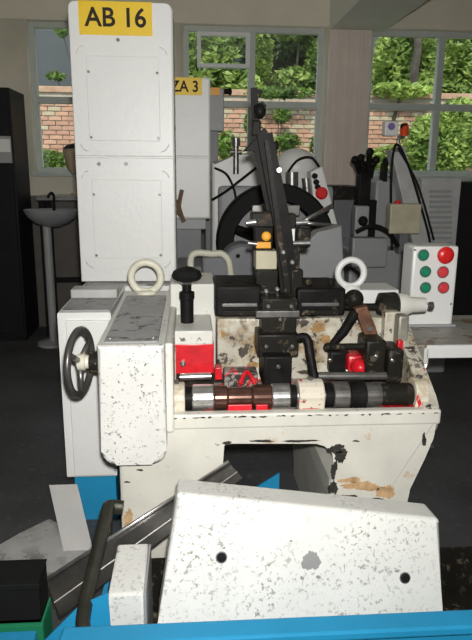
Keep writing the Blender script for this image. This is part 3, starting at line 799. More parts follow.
# rear left ledge and white upright behind the clamp screw
obj('left_ledge', box(nb(), gx1, 0.105, 2.56, 2.86, 0.66, W(195, 284, 2.56).z, 0.006), M_mach, mc)
obj('slide_base', pbox(nb(), 169, 331, 213, 345, 2.28, 2.56, 0.006), M_mach, mc)
obj('slide_front', pbox(nb(), 168, 344, 214, 374, 2.285, 2.50, 0.005), M_red, mc, 'red painted slide block')
obj('slide_foot', pbox(nb(), 168, 372, 214, 390, 2.30, 2.5, 0.004), M_dark, mc)
obj('bolt_head', lathe(nb(), W(183, 363, 2.285), (0, -1, 0), [(0, 0.012), (0.012, 0.012), (0.016, 0.006)], 6), M_steel, mc)
obj('red_tab', pbox(nb(), 215, 368, 222, 380, 2.25, 2.30, 0.003), M_red, mc)
obj('guide_pin', cyl(nb(), W(180, 377, 2.22), W(211, 376, 2.22), 0.014), M_steel, mc)
obj('bearing_lug', pbox(nb(), 167, 352, 176, 384, 2.20, 2.28, 0.006), M_bear, mc)
# clamp screw
zc0 = W(187, 330, 2.42).z
cx = W(187, 300, 2.42).x
bm = nb(); lathe(bm, (cx, 2.42, zc0-0.005), (0, 0, 1), [(0, 0.042), (0.02, 0.042), (0.03, 0.026), (0.13, 0.026), (0.135, 0.030), (0.16, 0.030), (0.165, 0.018), (0.20, 0.018)], 20)
cs = obj('clamp_screw', bm, M_black, mc, 'black clamp screw')
zk = W(187, 279, 2.42).z
bm = nb(); lathe(bm, (cx, 2.42, zk-0.012), (0, 0, 1), [(0, 0.020), (0.010, 0.052), (0.025, 0.060), (0.045, 0.052), (0.058, 0.028), (0.062, 0.01)], 8); obj('star_knob', bm, M_rubber, cs)
obj('knob_collar', lathe(nb(), (cx, 2.42, zk-0.020), (0, 0, 1), [(0, 0.02), (0.01, 0.032), (0.014, 0.02)], 16), M_steel, cs)
# stained back plate with the black die block on top
zbt = W(300, 318, 2.40).z
obj('back_plate', box(nb(), W(217, 350, 2.4).x, W(400, 350, 2.4).x, 2.40, 2.56, ZT-0.01, zbt, 0.01), M_dirty, mc)
obj('rear_table', box(nb(), 0.10, 0.87, 2.56, 2.86, 0.6, zbt-0.005, 0.01), M_mach, mc)
xa, xb = W(215, 300, 2.42).x, W(346, 300, 2.42).x
zd1 = W(280, 286, 2.42).z
db = obj('die_block', box(nb(), xa, W(262, 300, 2.42).x, 2.42, 2.70, zbt, zd1, 0.012), M_black, mc, 'black die block')
db2 = obj('die_block', box(nb(), W(297, 300, 2.42).x, xb, 2.42, 2.70, zbt, zd1-0.012, 0.012), M_black, mc)
for d_, x0, x1 in ((db, 222, 258), (db2, 302, 340)):
    obj('rail', box(nb(), W(x0, 300, 2.4).x, W(x1, 300, 2.4).x, 2.405, 2.42, zbt+0.045, zbt+0.06, 0.003), M_dsteel, d_)
    obj('rail', box(nb(), W(x0, 300, 2.4).x, W(x1, 300, 2.4).x, 2.405, 2.42, zbt+0.01, zbt+0.03, 0.003), M_dark, d_)
    for t in (0.2, 0.8):
        xx = W(x0+(x1-x0)*t, 290, 2.5).x
        obj('bolt', lathe(nb(), (xx, 2.52, zd1-0.013), (0, 0, 1), [(0, 0.016), (0.022, 0.016), (0.026, 0.010)], 6), M_dark, d_)
# centre slide column
bm = nb(); pbox(bm, 262, 299, 297, 336, 2.30, 2.42, 0.006); obj('slide_head', bm, M_dark, mc)
bm = nb(); pbox(bm, 258, 335, 299, 357, 2.26, 2.40, 0.006); obj('slide_block', bm, M_dark, mc)
bm = nb(); pbox(bm, 264, 357, 292, 388, 2.20, 2.38, 0.006); obj('slide_rod', bm, M_black, mc)
for (x, y, Y) in ((268, 306, 2.30), (291, 306, 2.30), (266, 346, 2.26), (292, 346, 2.26), (278, 366, 2.20), (280, 319, 2.30)):
    obj('bolt', lathe(nb(), W(x, y, Y), (0, -1, 0), [(0, 0.010), (0.010, 0.010), (0.013, 0.006)], 6), M_dsteel, mc)
obj('cross_bar', pbox(nb(), 256, 311, 300, 318, 2.28, 2.31, 0.004), M_dsteel, mc)
# mast
def bar(bm, a, b, w, d, w2=None):
    a, b = Vector(a), Vector(b)
    w2 = w if w2 is None else w2
    ax = (b-a).normalized(); n = Vector((ax.z, 0, -ax.x)).normalized(); y = Vector((0, 1, 0))
    vs = []
    for p, ww in ((a, w), (b, w2)):
        vs.append([bm.verts.new(p+n*sx*ww/2+y*sy*d/2) for sx, sy in ((-1, -1), (1, -1), (1, 1), (-1, 1))])
    bm.faces.new(vs[0][::-1]); bm.faces.new(vs[1])
    for i in range(4): bm.faces.new((vs[0][i], vs[0][(i+1) % 4], vs[1][(i+1) % 4], vs[1][i]))
    return bm
bm = nb(); bar(bm, W(290, 306, 2.5), W(281, 215, 2.5), 0.075, 0.06, 0.066); bar(bm, W(282, 225, 2.5), W(264, 134, 2.5), 0.068, 0.05, 0.060)
ms = obj('mast', bm, M_black, mc, 'black oily mast')
bm = nb(); bar(bm, W(288, 298, 2.46), W(266, 140, 2.46), 0.022, 0.03, 0.016); obj('mast_rail', bm, M_dark, ms)
bm = nb(); bar(bm, W(257, 152, 2.52), W(254, 88, 2.52), 0.030, 0.03, 0.024)
pbox(bm, 254, 104, 264, 118, 2.49, 2.54, 0.008); ball(bm, W(260, 111, 2.5), 0.024, 0.024, 0.030, 10); pbox(bm, 252, 120, 261, 136, 2.50, 2.54, 0.006); bar(bm, W(258, 136, 2.5), W(266, 130, 2.5), 0.02, 0.03); bar(bm, W(254, 91, 2.52), W(262, 92, 2.52), 0.014, 0.02)
bar(bm, W(260, 103, 2.5), W(265, 108, 2.5), 0.02, 0.02)
obj('mast_tip', bm, M_black, ms)
bm = nb(); prism(bm, [(W(a, b, 2.52).x, W(a, b, 2.52).z) for a, b in ((243, 151), (256, 138), (268, 136), (270, 156), (256, 151))], 2.50, 2.54, 'xz', 0.003); obj('bracket', bm, M_black, ms)
bm = nb(); bar(bm, W(258, 150, 2.53), W(270, 210, 2.53), 0.03, 0.03, 0.03); bar(bm, W(274, 160, 2.53), W(276, 146, 2.53), 0.012, 0.012); ball(bm, W(276, 146, 2.53), 0.012, 0.012, 0.02, 8); obj('strut', bm, M_black, ms)
obj('mast_pin', lathe(nb(), W(278.5, 170, 2.47), (0, -1, 0), [(0, 0.012), (0.02, 0.010)], 10), M_steel, ms)
# straightener plates beside the mast
bm = nb(); pbox(bm, 252, 213, 274, 227, 2.52, 2.62, 0.004); obj('roller_plate', bm, M_dark, ms)
bm = nb(); pbox(bm, 256, 251, 277, 270, 2.50, 2.60, 0.004); obj('feed_plate', bm, M_beige, ms, 'beige feed plate')
bm = nb(); pbox(bm, 255, 227, 273, 252, 2.53, 2.60, 0.004); obj('roller_housing', bm, M_black, ms)
obj('indicator', pbox(nb(), 256, 242, 271, 248.5, 2.515, 2.53, 0.003), M_orange, ms, 'orange indicator')
obj('indicator', lathe(nb(), W(266, 236, 2.53), (0, -1, 0), [(0, 0.019), (0.012, 0.019), (0.016, 0.012)], 18), M_orange, ms)
bm = nb(); pbox(bm, 284, 214, 296, 228, 2.52, 2.6, 0.004); pbox(bm, 284, 246, 300, 280, 2.50, 2.58, 0.006); obj_each('clamp_plate', bm, M_dark, ms)
bm = nb(); pbox(bm, 289, 229, 295, 241, 2.5, 2.53, 0.003); obj('white_tab', bm, M_white, ms)
bm = nb()
cyl(bm, W(246, 223, 2.5), W(256, 222, 2.5), 0.012); cyl(bm, W(286, 243.5, 2.5), W(310, 243, 2.5), 0.010); cyl(bm, W(296, 223, 2.5), W(308, 222, 2.5), 0.010); cyl(bm, W(248, 243, 2.5), W(257, 244, 2.5), 0.009)
obj_each('steel_pin', bm, M_steel, ms)
bm = nb(); pbox(bm, 298, 228, 311, 248, 2.56, 2.63, 0.008); obj('spring_housing', bm, M_dark, ms)
bm = nb(); pbox(bm, 256, 270, 278, 296, 2.47, 2.56, 0.005); pbox(bm, 291, 270, 303, 300, 2.46, 2.55, 0.006); obj_each('mast_foot', bm, M_dark, ms)
bm = nb()
for x, y in ((260, 294), (266, 291), (277, 289), (288, 298), (300, 297), (283, 252), (292, 262)): lathe(bm, W(x, y, 2.45), (0, -1, 0), [(0, 0.011), (0.012, 0.010), (0.015, 0.005)], 8)
obj_each('screw', bm, M_steel, ms)
obj('steel_strip', pbox(nb(), 257, 294, 279, 297.5, 2.44, 2.47, 0.002), M_steel, ms)
# right eye bolt on its flange and cross rod
fl = obj('flange', pbox(nb(), 337, 290, 399, 306, 2.62, 2.80, 0.008), M_white, mc)
obj('eye_bolt_neck', lathe(nb(), (W(351, 291, 2.66).x, 2.66, W(351, 297, 2.66).z), (0, 0, 1), [(0, 0.062), (0.02, 0.060), (0.055, 0.030)], 20), M_white, mc)
eyebolt(351, 273, 2.66, 16.5, W(351, 291, 2.66).z-0.004, M_white, 'white eye bolt on the right flange')
bm = nb(); cyl(bm, W(325, 307, 2.46), W(397, 307, 2.46), 0.016); obj('cross_rod', bm, M_black, mc)
bm = nb(); ball(bm, W(334, 303, 2.46), 0.032, 0.05, 0.055); lathe(bm, W(377, 306, 2.46), (1, 0, 0), [(0, 0.03), (0.01, 0.055), (0.075, 0.058), (0.09, 0.04)], 20); ball(bm, W(354, 299, 2.46), 0.04, 0.04, 0.04)
obj_each('rod_collars', bm, M_dark, mc)
bm = nb(); lathe(bm, W(397, 305, 2.46), (1, 0, 0), [(0, 0.05), (0.03, 0.05), (0.06, 0.034), (0.12, 0.03)], 20); bs2 = obj('boss', bm, M_mach, mc)
bm = nb(); lathe(bm, W(421, 306, 2.46), (1, 0, 0), [(0, 0.012), (0.035, 0.012), (0.036, 0.018), (0.05, 0.018)], 8); obj('end_screw', bm, M_dsteel, bs2)
# linkages on the right
bm = nb(); tube(bm, [W(355, 313, 2.36), W(344, 331, 2.33), W(331, 346, 2.30)], [0.022, 0.020, 0.014], 12); obj('slanted_lever', bm, M_black, mc)
bm = nb(); prism(bm, [(W(a, b, 2.36).x, W(a, b, 2.36).z) for a, b in ((354, 308), (366, 305), (374, 325), (382, 348), (370, 352), (362, 330))], 2.34, 2.38, 'xz', 0.004); rl = obj('rocker_lever', bm, M_rust, mc, 'rust brown rocker lever')
obj('rocker_pin', lathe(nb(), W(369, 328, 2.34), (0, -1, 0), [(0, 0.012), (0.012, 0.010)], 12), M_steel, rl)
bm = nb(); cyl(bm, W(327, 347, 2.28), W(374, 346, 2.28), 0.013); ball(bm, W(328, 347, 2.28), 0.018, 0.018, 0.018, 10); obj('link_rod', bm, M_dark, mc)
bm = nb(); pbox(bm, 366, 341, 386, 374, 2.24, 2.38, 0.01); obj('link_block', bm, M_dark, mc)
bm = nb(); cyl(bm, W(318, 376, 2.15), W(386, 376, 2.15), 0.015); obj('lower_rod', bm, M_dsteel, mc)
bm = nb(); tube(bm, smooth_path([W(297, 338, 2.22), W(305, 337, 2.21), W(308.5, 342, 2.2), W(310, 352, 2.19), W(315, 382, 2.15)], 4), 0.016, 10); obj('bent_lever', bm, M_black, mc)
bm = nb(); ball(bm, W(359, 366, 2.30), 0.035, 0.05, 0.035); pbox(bm, 348, 356, 366, 374, 2.30, 2.38, 0.012); obj('red_cam', bm, M_red, mc)
bm = nb(); lathe(bm, W(405, 366, 2.26), (1, 0, 0), [(0, 0.05), (0.028, 0.055), (0.034, 0.02)], 18); obj('red_roller', bm, M_red, mc)
bm = nb(); pbox(bm, 388, 350, 404, 384, 2.22, 2.36, 0.014); pbox(bm, 398, 342, 410, 362, 2.30, 2.38, 0.01); obj('cam_block', bm, M_dark, mc)
obj('guide_plate', pbox(nb(), 384, 312, 400, 352, 2.36, 2.41, 0.008), M_dirty, mc)
bm = nb(); pbox(bm, 398, 316, 409, 348, 2.30, 2.36, 0.01); obj('worn_guard', bm, plain('bare_guard', (0.33, 0.31, 0.26), 0.5, 0.3, var=0.3), mc)
bm = nb(); pbox(bm, 398, 341, 403, 356, 2.27, 2.30, 0.003); obj('red_tab', bm, M_red, mc)
bm = nb(); pbox(bm, 330, 352, 350, 374, 2.34, 2.40, 0.01); obj('dark_block', bm, M_black, mc)
# right cheek wall
ck = [(2.02, ZT-0.03), (2.02, ZT+0.015), (2.06, ZT+0.03), (2.42, 0.925), (2.50, 0.94), (2.86, 0.94), (2.86, ZT-0.03)]
obj('cheek', prism(nb(), ck, 0.825, 0.882, 'yz', 0.008), M_cheek, mc)
# camshaft along the front
ys, zs_ = 2.10, W(290, 396, 2.10).z
def sx_(px): return W(px, 396, 2.10).x
def seg(name, p0, p1, prof, mat, lab=None, n=28):
    a, b = sx_(p0), sx_(p1)
    return obj(name, lathe(nb(), (a, ys, zs_), (1, 0, 0), [(t*(b-a), r) for t, r in prof], n), mat, mc, lab)
def ringp(r, c=0.06): return [(0, r*0.93), (c, r), (1-c, r), (1, r*0.93)]
seg('shaft', 166, 420, [(0, 0.030), (1, 0.030)], M_steel, 'polished steel camshaft')
seg('collar', 185, 192, ringp(0.045), M_black)
seg('cam', 192, 214, ringp(0.048), M_steel)
seg('cam', 214, 227, ringp(0.043), M_brown)
seg('spacer', 227, 252, ringp(0.036), M_brown)
seg('cam', 252, 271, ringp(0.044), M_brown)
seg('cam', 271, 289, ringp(0.047), M_steel)
seg('collar', 289, 296, ringp(0.040), M_black)
seg('collar', 324, 332, ringp(0.046), M_black)
seg('cam', 332, 348, ringp(0.050), M_dsteel)
seg('cam', 348, 364, ringp(0.052), M_black)
seg('spacer', 364, 380, ringp(0.043), M_dsteel)
seg('cam', 380, 411, ringp(0.041), M_dark)
def bearing(p0, p1, h):
    a, b = sx_(p0), sx_(p1)
    pts = [(ys-0.05, ZT-0.01), (ys+0.06, ZT-0.01), (ys+0.06, zs_+0.01)]
    for k in range(9):
        t = R(0+180*k/8); pts.append((ys+0.055*math.cos(t)*1.05, zs_+0.012+h*math.sin(t)))
    pts.append((ys-0.055, zs_))
    be = obj('bearing_cap', prism(nb(), pts, a, b, 'yz', 0.006), M_bear, mc, 'cream bearing cap with red paint')
    obj('bolt', lathe(nb(), ((a+b)/2, ys, zs_+h+0.008), (0, 0, 1), [(0, 0.011), (0.012, 0.011), (0.015, 0.006)], 6), M_dsteel, be)
bearing(168, 185, 0.045)
bearing(297, 322, 0.05)
bearing(411, 424, 0.05)
obj('red_stop', pbox(nb(), 256, 405, 268, 411, 2.05, 2.06, 0.002), M_red, mc)
obj('red_stop', pbox(nb(), 228, 405, 252, 411, 2.05, 2.06, 0.002), M_red, mc)
# bits on the deck between shaft and back plate
bm = nb(); pbox(bm, 224, 372, 258, 388, 2.26, 2.34, 0.01); obj('deck_block', bm, M_trough, mc)
bm = nb(); tube(bm, smooth_path([W(240, 384, 2.24), W(246, 372, 2.26), W(252, 378, 2.23), W(256, 388, 2.22)]), 0.008); obj('red_pipe', bm, M_red, mc)

# ================================================================== side table and push-button box
tz = 0.806
stb = thing('side_table', 'small worn steel table carrying the push-button box', 'table', (1.15, 2.65, 0))
tx0 = 0.915
obj('top', box(nb(), tx0, 1.60, 2.40, 2.92, tz-0.012, tz, 0.004), worn('worn_table_top', (0.40, 0.39, 0.35), chip=(0.16, 0.09, 0.04), amount=0.57, scale=9, grime=0.3, area=0.4, rust=0.35), stb)
obj('front_rail', box(nb(), tx0+0.05, 1.60, 2.385, 2.40, tz-0.055, tz, 0.004), M_white, stb)
obj('side_rail', box(nb(), tx0+0.04, tx0+0.06, 2.385, 2.92, tz-0.08, tz-0.012, 0.004), M_mach, stb)
for x, y in ((0.96, 2.89), (1.57, 2.89), (1.57, 2.43)): obj('leg', box(nb(), x-0.02, x+0.02, y-0.02, y+0.02, 0, tz-0.012), M_black, stb)
bm = nb(); tube(bm, smooth_path([(tx0+0.075, 2.45, tz-0.02), (tx0+0.075, 2.44, tz-0.07), (tx0+0.06, 2.43, tz-0.12), (tx0+0.01, 2.43, tz-0.15)]), 0.012); obj('hook', bm, M_dsteel, stb)
bxo = thing('push_button_box', 'white push-button box with three green and three red buttons', 'control box', (1.04, 2.75, tz))
Yb = 2.70
xl, xr_ = W(411, 285, Yb).x, W(456, 285, Yb).x
zt2 = W(433, 246, Yb).z
bm = nb(); box(bm, xl, xr_, Yb, Yb+0.14, tz, zt2, 0.012); obj('case', bm, M_white, bxo)
obj('flange', box(nb(), xl-0.01, xr_+0.012, Yb-0.015, Yb+0.15, tz, tz+0.012, 0.003), M_lgrey, bxo)
for (x, y, mat, r, big) in ((423, 255, M_green, 5.2, 0), (425, 271.5, M_green, 5.2, 0), (425, 287.5, M_green, 5.2, 0), (443.5, 254.5, M_redp, 8.6, 1), (442.5, 272, M_pink, 5.4, 0), (443, 287.5, M_pink, 5.4, 0)):
    c = W(x, y, Yb); k = 2.77/F; r *= k
    b_ = obj('button', lathe(nb(), c, (0, -1, 0), [(0, r), (0.008, r), (0.010, r*0.9), (0.010, r*0.75), (0.018, r*0.72), (0.020, r*0.6)] if not big else [(0, r*0.5), (0.015, r*0.5), (0.018, r*0.95), (0.028, r), (0.036, r*0.8), (0.040, r*0.4)], 22), mat, bxo)
    if not big: obj('bezel', torus(nb(), c+Vector((0, -0.006, 0)), (0, 1, 0), r*1.02, 0.003, 24, 6), M_dsteel, b_)
# little screws in the case corners
for x, y in ((415, 250), (451, 250), (415, 304), (451, 304)):
    obj('screw', lathe(nb(), W(x, y, Yb), (0, -1, 0), [(0, 0.005), (0.003, 0.004)], 8), M_dsteel, bxo)

# ================================================================== crate in front with the loose parts in it
cr = thing('crate', 'blue steel crate in front of machine holding white covers', 'crate', (0.35, 1.6, 0))
cx0, cx1, cy0, cy1 = -0.285, 1.30, 1.30, 1.90
obj('floor_panel', box(nb(), cx0, cx1, cy0, cy1, 0.03, 0.05), M_dark, cr)
obj('front_panel', box(nb(), cx0, cx1, cy0-0.02, cy0, 0.03, 0.408), M_blue, cr)
obj('rim', box(nb(), cx0-0.03, cx1+0.03, cy0-0.05, cy0+0.012, 0.398, 0.424, 0.006), M_blue, cr, 'folded blue front rim')
obj('left_panel', box(nb(), cx0, cx0+0.015, cy0, cy1, 0.05, 0.20), M_blue, cr)
obj('right_panel', box(nb(), cx1-0.015, cx1, cy0, cy1, 0.05, 0.20), M_dark, cr)
obj('back_panel', box(nb(), cx0, cx1, cy1-0.015, cy1, 0.05, 0.20), M_dark, cr)
for x in (cx0+0.05, cx1-0.1):
    for y in (cy0+0.02, cy1-0.1): obj('foot', box(nb(), x, x+0.06, y, y+0.08, 0, 0.03), M_blue, cr)
bm = nb()
tube(bm, smooth_path([(cx0+0.06, cy0+0.005, 0.36), (cx0+0.022, cy0+0.02, 0.395), (cx0+0.010, cy0+0.08, 0.412), (cx0+0.008, 1.60, 0.412), (cx0+0.008, cy1-0.05, 0.412), (cx0+0.015, cy1-0.012, 0.406), (cx0+0.04, cy1-0.008, 0.402), (cx0+0.055, cy1-0.008, 0.40)], 5), [0.015+0.009*min(1, i/24) for i in range(36)], 10)
cyl(bm, (cx0+0.008, cy1-0.03, 0.15), (cx0+0.008, cy1-0.03, 0.41), 0.012)
obj('handle_bar', bm, plain('dark_olive_steel', (0.045, 0.045, 0.035), 0.4, 0.4, var=0.3), cr, 'dark rounded side bar')
obj('end_plate', prism(nb(), [(W(a, b, 1.40).x, W(a, b, 1.40).z) for a, b in ((40, 645), (79, 606), (108, 593), (113, 660), (40, 660))], 1.40, 1.404, 'xz'), M_blue, cr)
# big white hood leaning in the crate
hd = thing('machine_hood', 'large white chipped machine hood with two screws in crate', 'cover', (0.33, 1.55, 0.05))
A = W(157, 628, 1.49); D_ = W(177, 493, 1.61); C_ = W(440, 519, 1.61)
fn = (C_-A).cross(D_-A).normalized()
if fn.y > 0: fn = -fn
def onplane(x, z_): return Vector((x, A.y-((x-A.x)*fn.x+(z_-A.z)*fn.z)/fn.y, z_))
v_ = ray(443, 614); B = CAM+v_*((A-CAM).dot(fn)/v_.dot(fn))
A2, B2 = onplane(A.x, 0.052), onplane(B.x, 0.052)
back = Vector((0, 0.115, 0.0))
bm = nb()
fr = [A2, B2, B, C_, D_, A]
vf = [bm.verts.new(p) for p in fr]; vb = [bm.verts.new(p+back+Vector((0, 0, -0.012 if i in (3, 4) else 0))) for i, p in enumerate(fr)]
fs = [bm.faces.new(vf), bm.faces.new(vb[::-1])]+[bm.faces.new((vf[i], vb[i], vb[(i+1) % 6], vf[(i+1) % 6])) for i in range(6)]
bmesh.ops.bevel(bm, geom=list({e for f in fs for e in f.edges}), offset=0.012, segments=3, profile=0.5, affect='EDGES')
obj('shell', bm, M_hood, hd)
def onface(px, py):
    v = ray(px, py); t = (A2-CAM).dot(fn)/v.dot(fn); return CAM+v*t
for px, py in ((221.5, 557.5), (405, 578)):
    p = onface(px, py)
    s_ = obj('screw', lathe(nb(), p-fn*0.004, fn, [(0, 0.013), (0.006, 0.013), (0.009, 0.010), (0.009, 0.006), (0.006, 0.005)], 18), M_rubber, hd)
    obj('washer', torus(nb(), p, fn, 0.0145, 0.0025, 20, 6), M_dsteel, s_)
# bare patch where the paint has come off
p = onface(310, 560)
ux = (B2-A2).normalized(); uy = fn.cross(ux); uy = uy if uy.z > 0 else -uy
def patch(px, py, rx, ry, seed, n=40):
    rnd = random.Random(seed); bm = nb()
    c = onface(px, py)+fn*0.0006
    ph = [rnd.uniform(0, 6) for _ in range(5)]
    vs = []
    for i in range(n):
        a = 2*PI*i/n
        k = 1+0.16*math.sin(2*a+ph[0])+0.10*math.sin(3*a+ph[1])+0.06*math.sin(7*a+ph[2])+0.07*math.sin(13*a+ph[3])
        vs.append(bm.verts.new(c+ux*rx*k*math.cos(a)+uy*ry*k*math.sin(a)))
    bm.faces.new(vs)
    return bm
obj('bare_patch', patch(311, 561, 0.024, 0.030, 3), plain('bare_primer', (0.27, 0.27, 0.265), 0.6), hd, 'bare grey patch in the paint')
for i, (px, py, r_) in enumerate(((302, 578, .006), (318, 577, .006), (291, 541, .004), (397, 571, .006), (224, 548, .004))): obj('bare_patch', patch(px, py, r_, r_*0.8, 10+i), MC['bare_primer'], hd)
# small white cover beside it
sc = thing('machine_cover', 'small white box-shaped cover left of the large hood', 'cover', (-0.17, 1.5, 0.05))
p0, p1 = W(108, 592, 1.46), W(144, 592, 1.46)
bm = nb()
zt3 = p0.z
box(bm, p0.x, p1.x, 1.45, 1.68, 0.052, zt3, 0.008)
obj('shell', bm, M_hood, sc)
obj('side_plate', box(nb(), p1.x, p1.x+0.006, 1.45, 1.68, 0.06, zt3-0.004, 0.002), M_lgrey, sc)
obj('screw', lathe(nb(), (p1.x+0.006, 1.50, 0.25), (1, 0, 0), [(0, 0.008), (0.004, 0.006)], 8), M_dsteel, sc)
# tilted steel sheet
def slab(name, pts, th, mat, lab, cat, z=None):
    pts = [Vector(p) for p in pts]
    n = (pts[1]-pts[0]).cross(pts[2]-pts[0]).normalized()
    if n.z < 0: n = -n
    bm = nb()
    a = [bm.verts.new(p) for p in pts]; b = [bm.verts.new(p-n*th) for p in pts]
    bm.faces.new(a); bm.faces.new(b[::-1])
    for i in range(len(pts)): bm.faces.new((a[i], b[i], b[(i+1) % len(pts)], a[(i+1) % len(pts)]))
    o = obj(name, bm, mat)
    return tag(o, lab, cat)
ss = thing('steel_tray', 'tilted dull steel tray lying across the crate side', 'tray', (-0.25, 1.6, 0.2))
P1 = Gz(46, 581, 0.24); P2 = W(229, 463, 1.965); P4 = Gz(60, 617, 0.215); P3 = P2+(P4-P1)*0.60
def quad_slab(pts, th):
    n = (pts[1]-pts[0]).cross(pts[3]-pts[0]).normalized()
    if n.z < 0: n = -n
    bm = nb()
    a = [bm.verts.new(p) for p in pts]; b = [bm.verts.new(p-n*th) for p in pts]
    bm.faces.new(a); bm.faces.new(b[::-1])
    for i in range(len(pts)): bm.faces.new((a[i], b[i], b[(i+1) % len(pts)], a[(i+1) % len(pts)]))
    return bm, n
bm, n_ = quad_slab([P1, P2, P3, P4], 0.003)
obj('sheet', bm, M_sheet, ss)
bm = nb(); tube(bm, [P1+n_*0.006, P2+n_*0.006], 0.006, 8); obj('folded_edge', bm, M_steel, ss)
bm = nb(); tube(bm, [P1.lerp(P4, .62)+n_*0.002, P2.lerp(P3, .62)+n_*0.002], 0.003, 6); obj('crease', bm, M_dsteel, ss)

# black bin on a green crate, lower left corner
gcx0, gcx1 = -0.80, W(49, 570, 1.65).x
gr = thing('green_crate', 'green crate under the black bin in the lower left corner', 'crate', (-0.6, 1.6, 0))
for nm, q in (('front_panel', (gcx0, gcx1, 1.54, 1.552, 0.02, 0.245)), ('back_panel', (gcx0, gcx1, 1.638, 1.65, 0.02, 0.245)), ('side_panel', (gcx0, gcx0+0.012, 1.552, 1.638, 0.02, 0.245)), ('side_panel', (gcx1-0.012, gcx1, 1.552, 1.638, 0.02, 0.245)), ('floor_panel', (gcx0, gcx1, 1.54, 1.65, 0, 0.02))):
    obj(nm, box(nb(), *q, 0.002), M_greenp, gr)
obj('rim', box(nb(), gcx0, gcx1, 1.54, 1.65, 0.245, 0.25, 0.001), M_greenp, gr)
bk = thing('black_bin', 'black plastic bin standing on the green crate', 'bin', (-0.6, 1.6, 0.25))
bm = nb(); zt4 = W(25, 584, 1.54).z
for q in ((gcx0+.005, gcx1-.005, 1.545, 1.555, 0.25, zt4), (gcx0+.005, gcx1-.005, 1.635, 1.645, 0.25, zt4), (gcx0+.005, gcx0+.015, 1.55, 1.64, 0.25, zt4), (gcx1-.015, gcx1-.005, 1.55, 1.64, 0.25, zt4), (gcx0+.005, gcx1-.005, 1.545, 1.645, 0.25, 0.262)): box(bm, *q, 0.002)
obj('body', bm, M_rubber, bk)
obj('cover', box(nb(), gcx0+.003, gcx1-.003, 1.547, 1.647, zt4, zt4+0.004), M_rubber, bk)
obj('lip', box(nb(), gcx0, gcx1, 1.538, 1.546, zt4-0.02, zt4, 0.003), M_rubber, bk)
# corner of a second blue crate
b2 = thing('blue_box', 'blue steel box in the bottom left corner of the picture', 'crate', (-0.6, 1.4, 0))
bz = W(15, 631, 1.46).z-0.008
bx1 = W(30, 632, 1.40).x
for nm, q in (('front_panel', (-0.85, bx1, 1.24, 1.252, 0.0, bz)), ('back_panel', (-0.85, bx1, 1.448, 1.46, 0.0, bz)), ('side_panel', (-0.85, -0.838, 1.252, 1.448, 0, bz)), ('side_panel', (bx1-0.012, bx1, 1.252, 1.448, 0, bz)), ('lid', (-0.85, bx1, 1.24, 1.46, bz, bz+0.008))):
    obj(nm, box(nb(), *q, 0.003), M_blue, b2)

# scrap boards on the floor at the left
def board(name, pts, th, mat, lab):
    bm, n = quad_slab(pts, th)
    return tag(obj(name, bm, mat), lab, 'board')
board('scrap_board', [Gz(a, b, 0.006) for a, b in ((-6, 548), (20, 533), (49, 519), (74, 531), (90, 553), (60, 577), (-6, 569))], 0.006, M_card, 'stained grey board lying flat on the floor at left')
T1 = W(49, 485, 2.43); T2 = Vector((W(77, 483, 2.43).x, 2.43, T1.z))
br = Gz(93, 550, 0.014); bl = br+(T1-T2)
board('scrap_board', [T1, T2, br, bl], 0.005, M_cardw, 'pale grey board leaning against the white cabinet')
# blue plate inside the machine opening
q = [(W(a, b, 2.35).x, W(a, b, 2.35).z) for a, b in ((279.5, 473), (248, 494))]
bp = tag(obj('guard_plate', prism(nb(), [(q[0][0], q[0][1]), (q[0][0], 0.0), (q[1][0]-0.04, 0.0), (q[1][0]-0.04, q[1][1]-0.02)], 2.35, 2.358, 'xz'), M_blue), 'blue pointed steel plate inside the opening of the machine', 'plate')

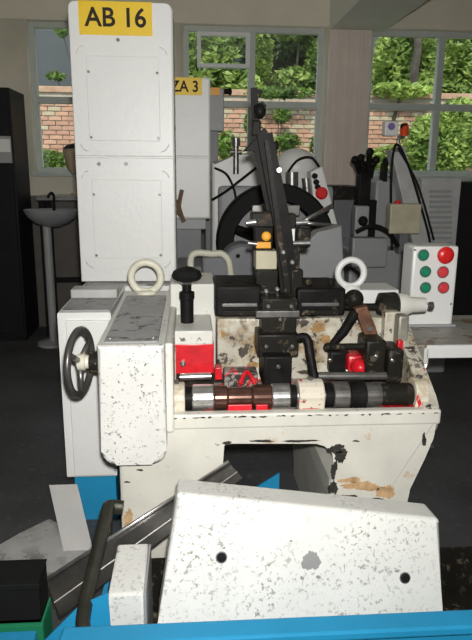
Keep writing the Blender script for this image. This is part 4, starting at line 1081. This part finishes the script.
# grime, rust and red paint smears inside the trough of the machine
M_oil = plain('oil_grime', (0.07, 0.055, 0.04), 0.5, var=0.5, scale=40)
M_ochre = plain('ochre_rust', (0.36, 0.21, 0.08), 0.7, var=0.4, scale=30)
for i, (px, py, rx, ry, mt_) in enumerate(((243, 352, 4, 6, M_oil), (252, 366, 5, 5, M_ochre), (232, 338, 2.5, 2, M_oil), (226, 360, 2, 3, M_oil), (256, 344, 3, 9, M_ochre), (318, 328, 8, 4, M_ochre), (326, 340, 4, 6, M_ochre), (308, 372, 8, 3, M_oil), (240, 374, 14, 2, M_oil), (223, 334, 2, 4, M_ochre), (303, 322, 5, 2, M_oil))):
    p = W(px, py, 2.40); k = 2.6/F
    obj('grime', irregular(p.x, p.z, rx*k, ry*k, 90+i, 2.40), mt_, mc)
def deck_patch(px, py, rx, ry, seed):
    c = Gz(px, py, ZT-0.004); rnd = random.Random(seed); ph = [rnd.uniform(0, 6.28) for _ in range(4)]
    pts = []
    for i in range(36):
        a = 2*PI*i/36
        k = 1+0.28*math.sin(2*a+ph[0])+0.2*math.sin(3*a+ph[1])+0.14*math.sin(7*a+ph[2])
        pts.append((c.x+rx*k*math.cos(a), c.y+ry*k*math.sin(a)))
    return prism(nb(), pts, ZT-0.006, ZT-0.003, 'xy')
for i, (px, py, rx, ry) in enumerate(((228, 384, .03, .015), (300, 386, .02, .012), (345, 388, .03, .012), (372, 386, .02, .01), (205, 386, .02, .012))):
    obj('red_smear', deck_patch(px, py, rx, ry, 200+i), M_red, mc)
for i, (px, py, rx, ry) in enumerate(((309, 407, 10, 2.4), (301, 401, 2.5, 1.5))):
    p = W(px, py, 2.05); k = 2.2/F
    obj('red_smear', irregular(p.x, p.z, rx*k, ry*k, 300+i, ys-0.051), M_red, mc)
for i, (px, py) in enumerate(((330, 360), (392, 360), (347, 371), (376, 356))):
    Yb_ = 2.285 if px < 215 else (2.22 if px > 386 else (2.24 if px > 365 else 2.30))
    obj('nut', lathe(nb(), W(px, py, Yb_), (0, -1, 0), [(0, 0.009), (0.009, 0.009), (0.011, 0.005)], 6), M_dsteel, mc)
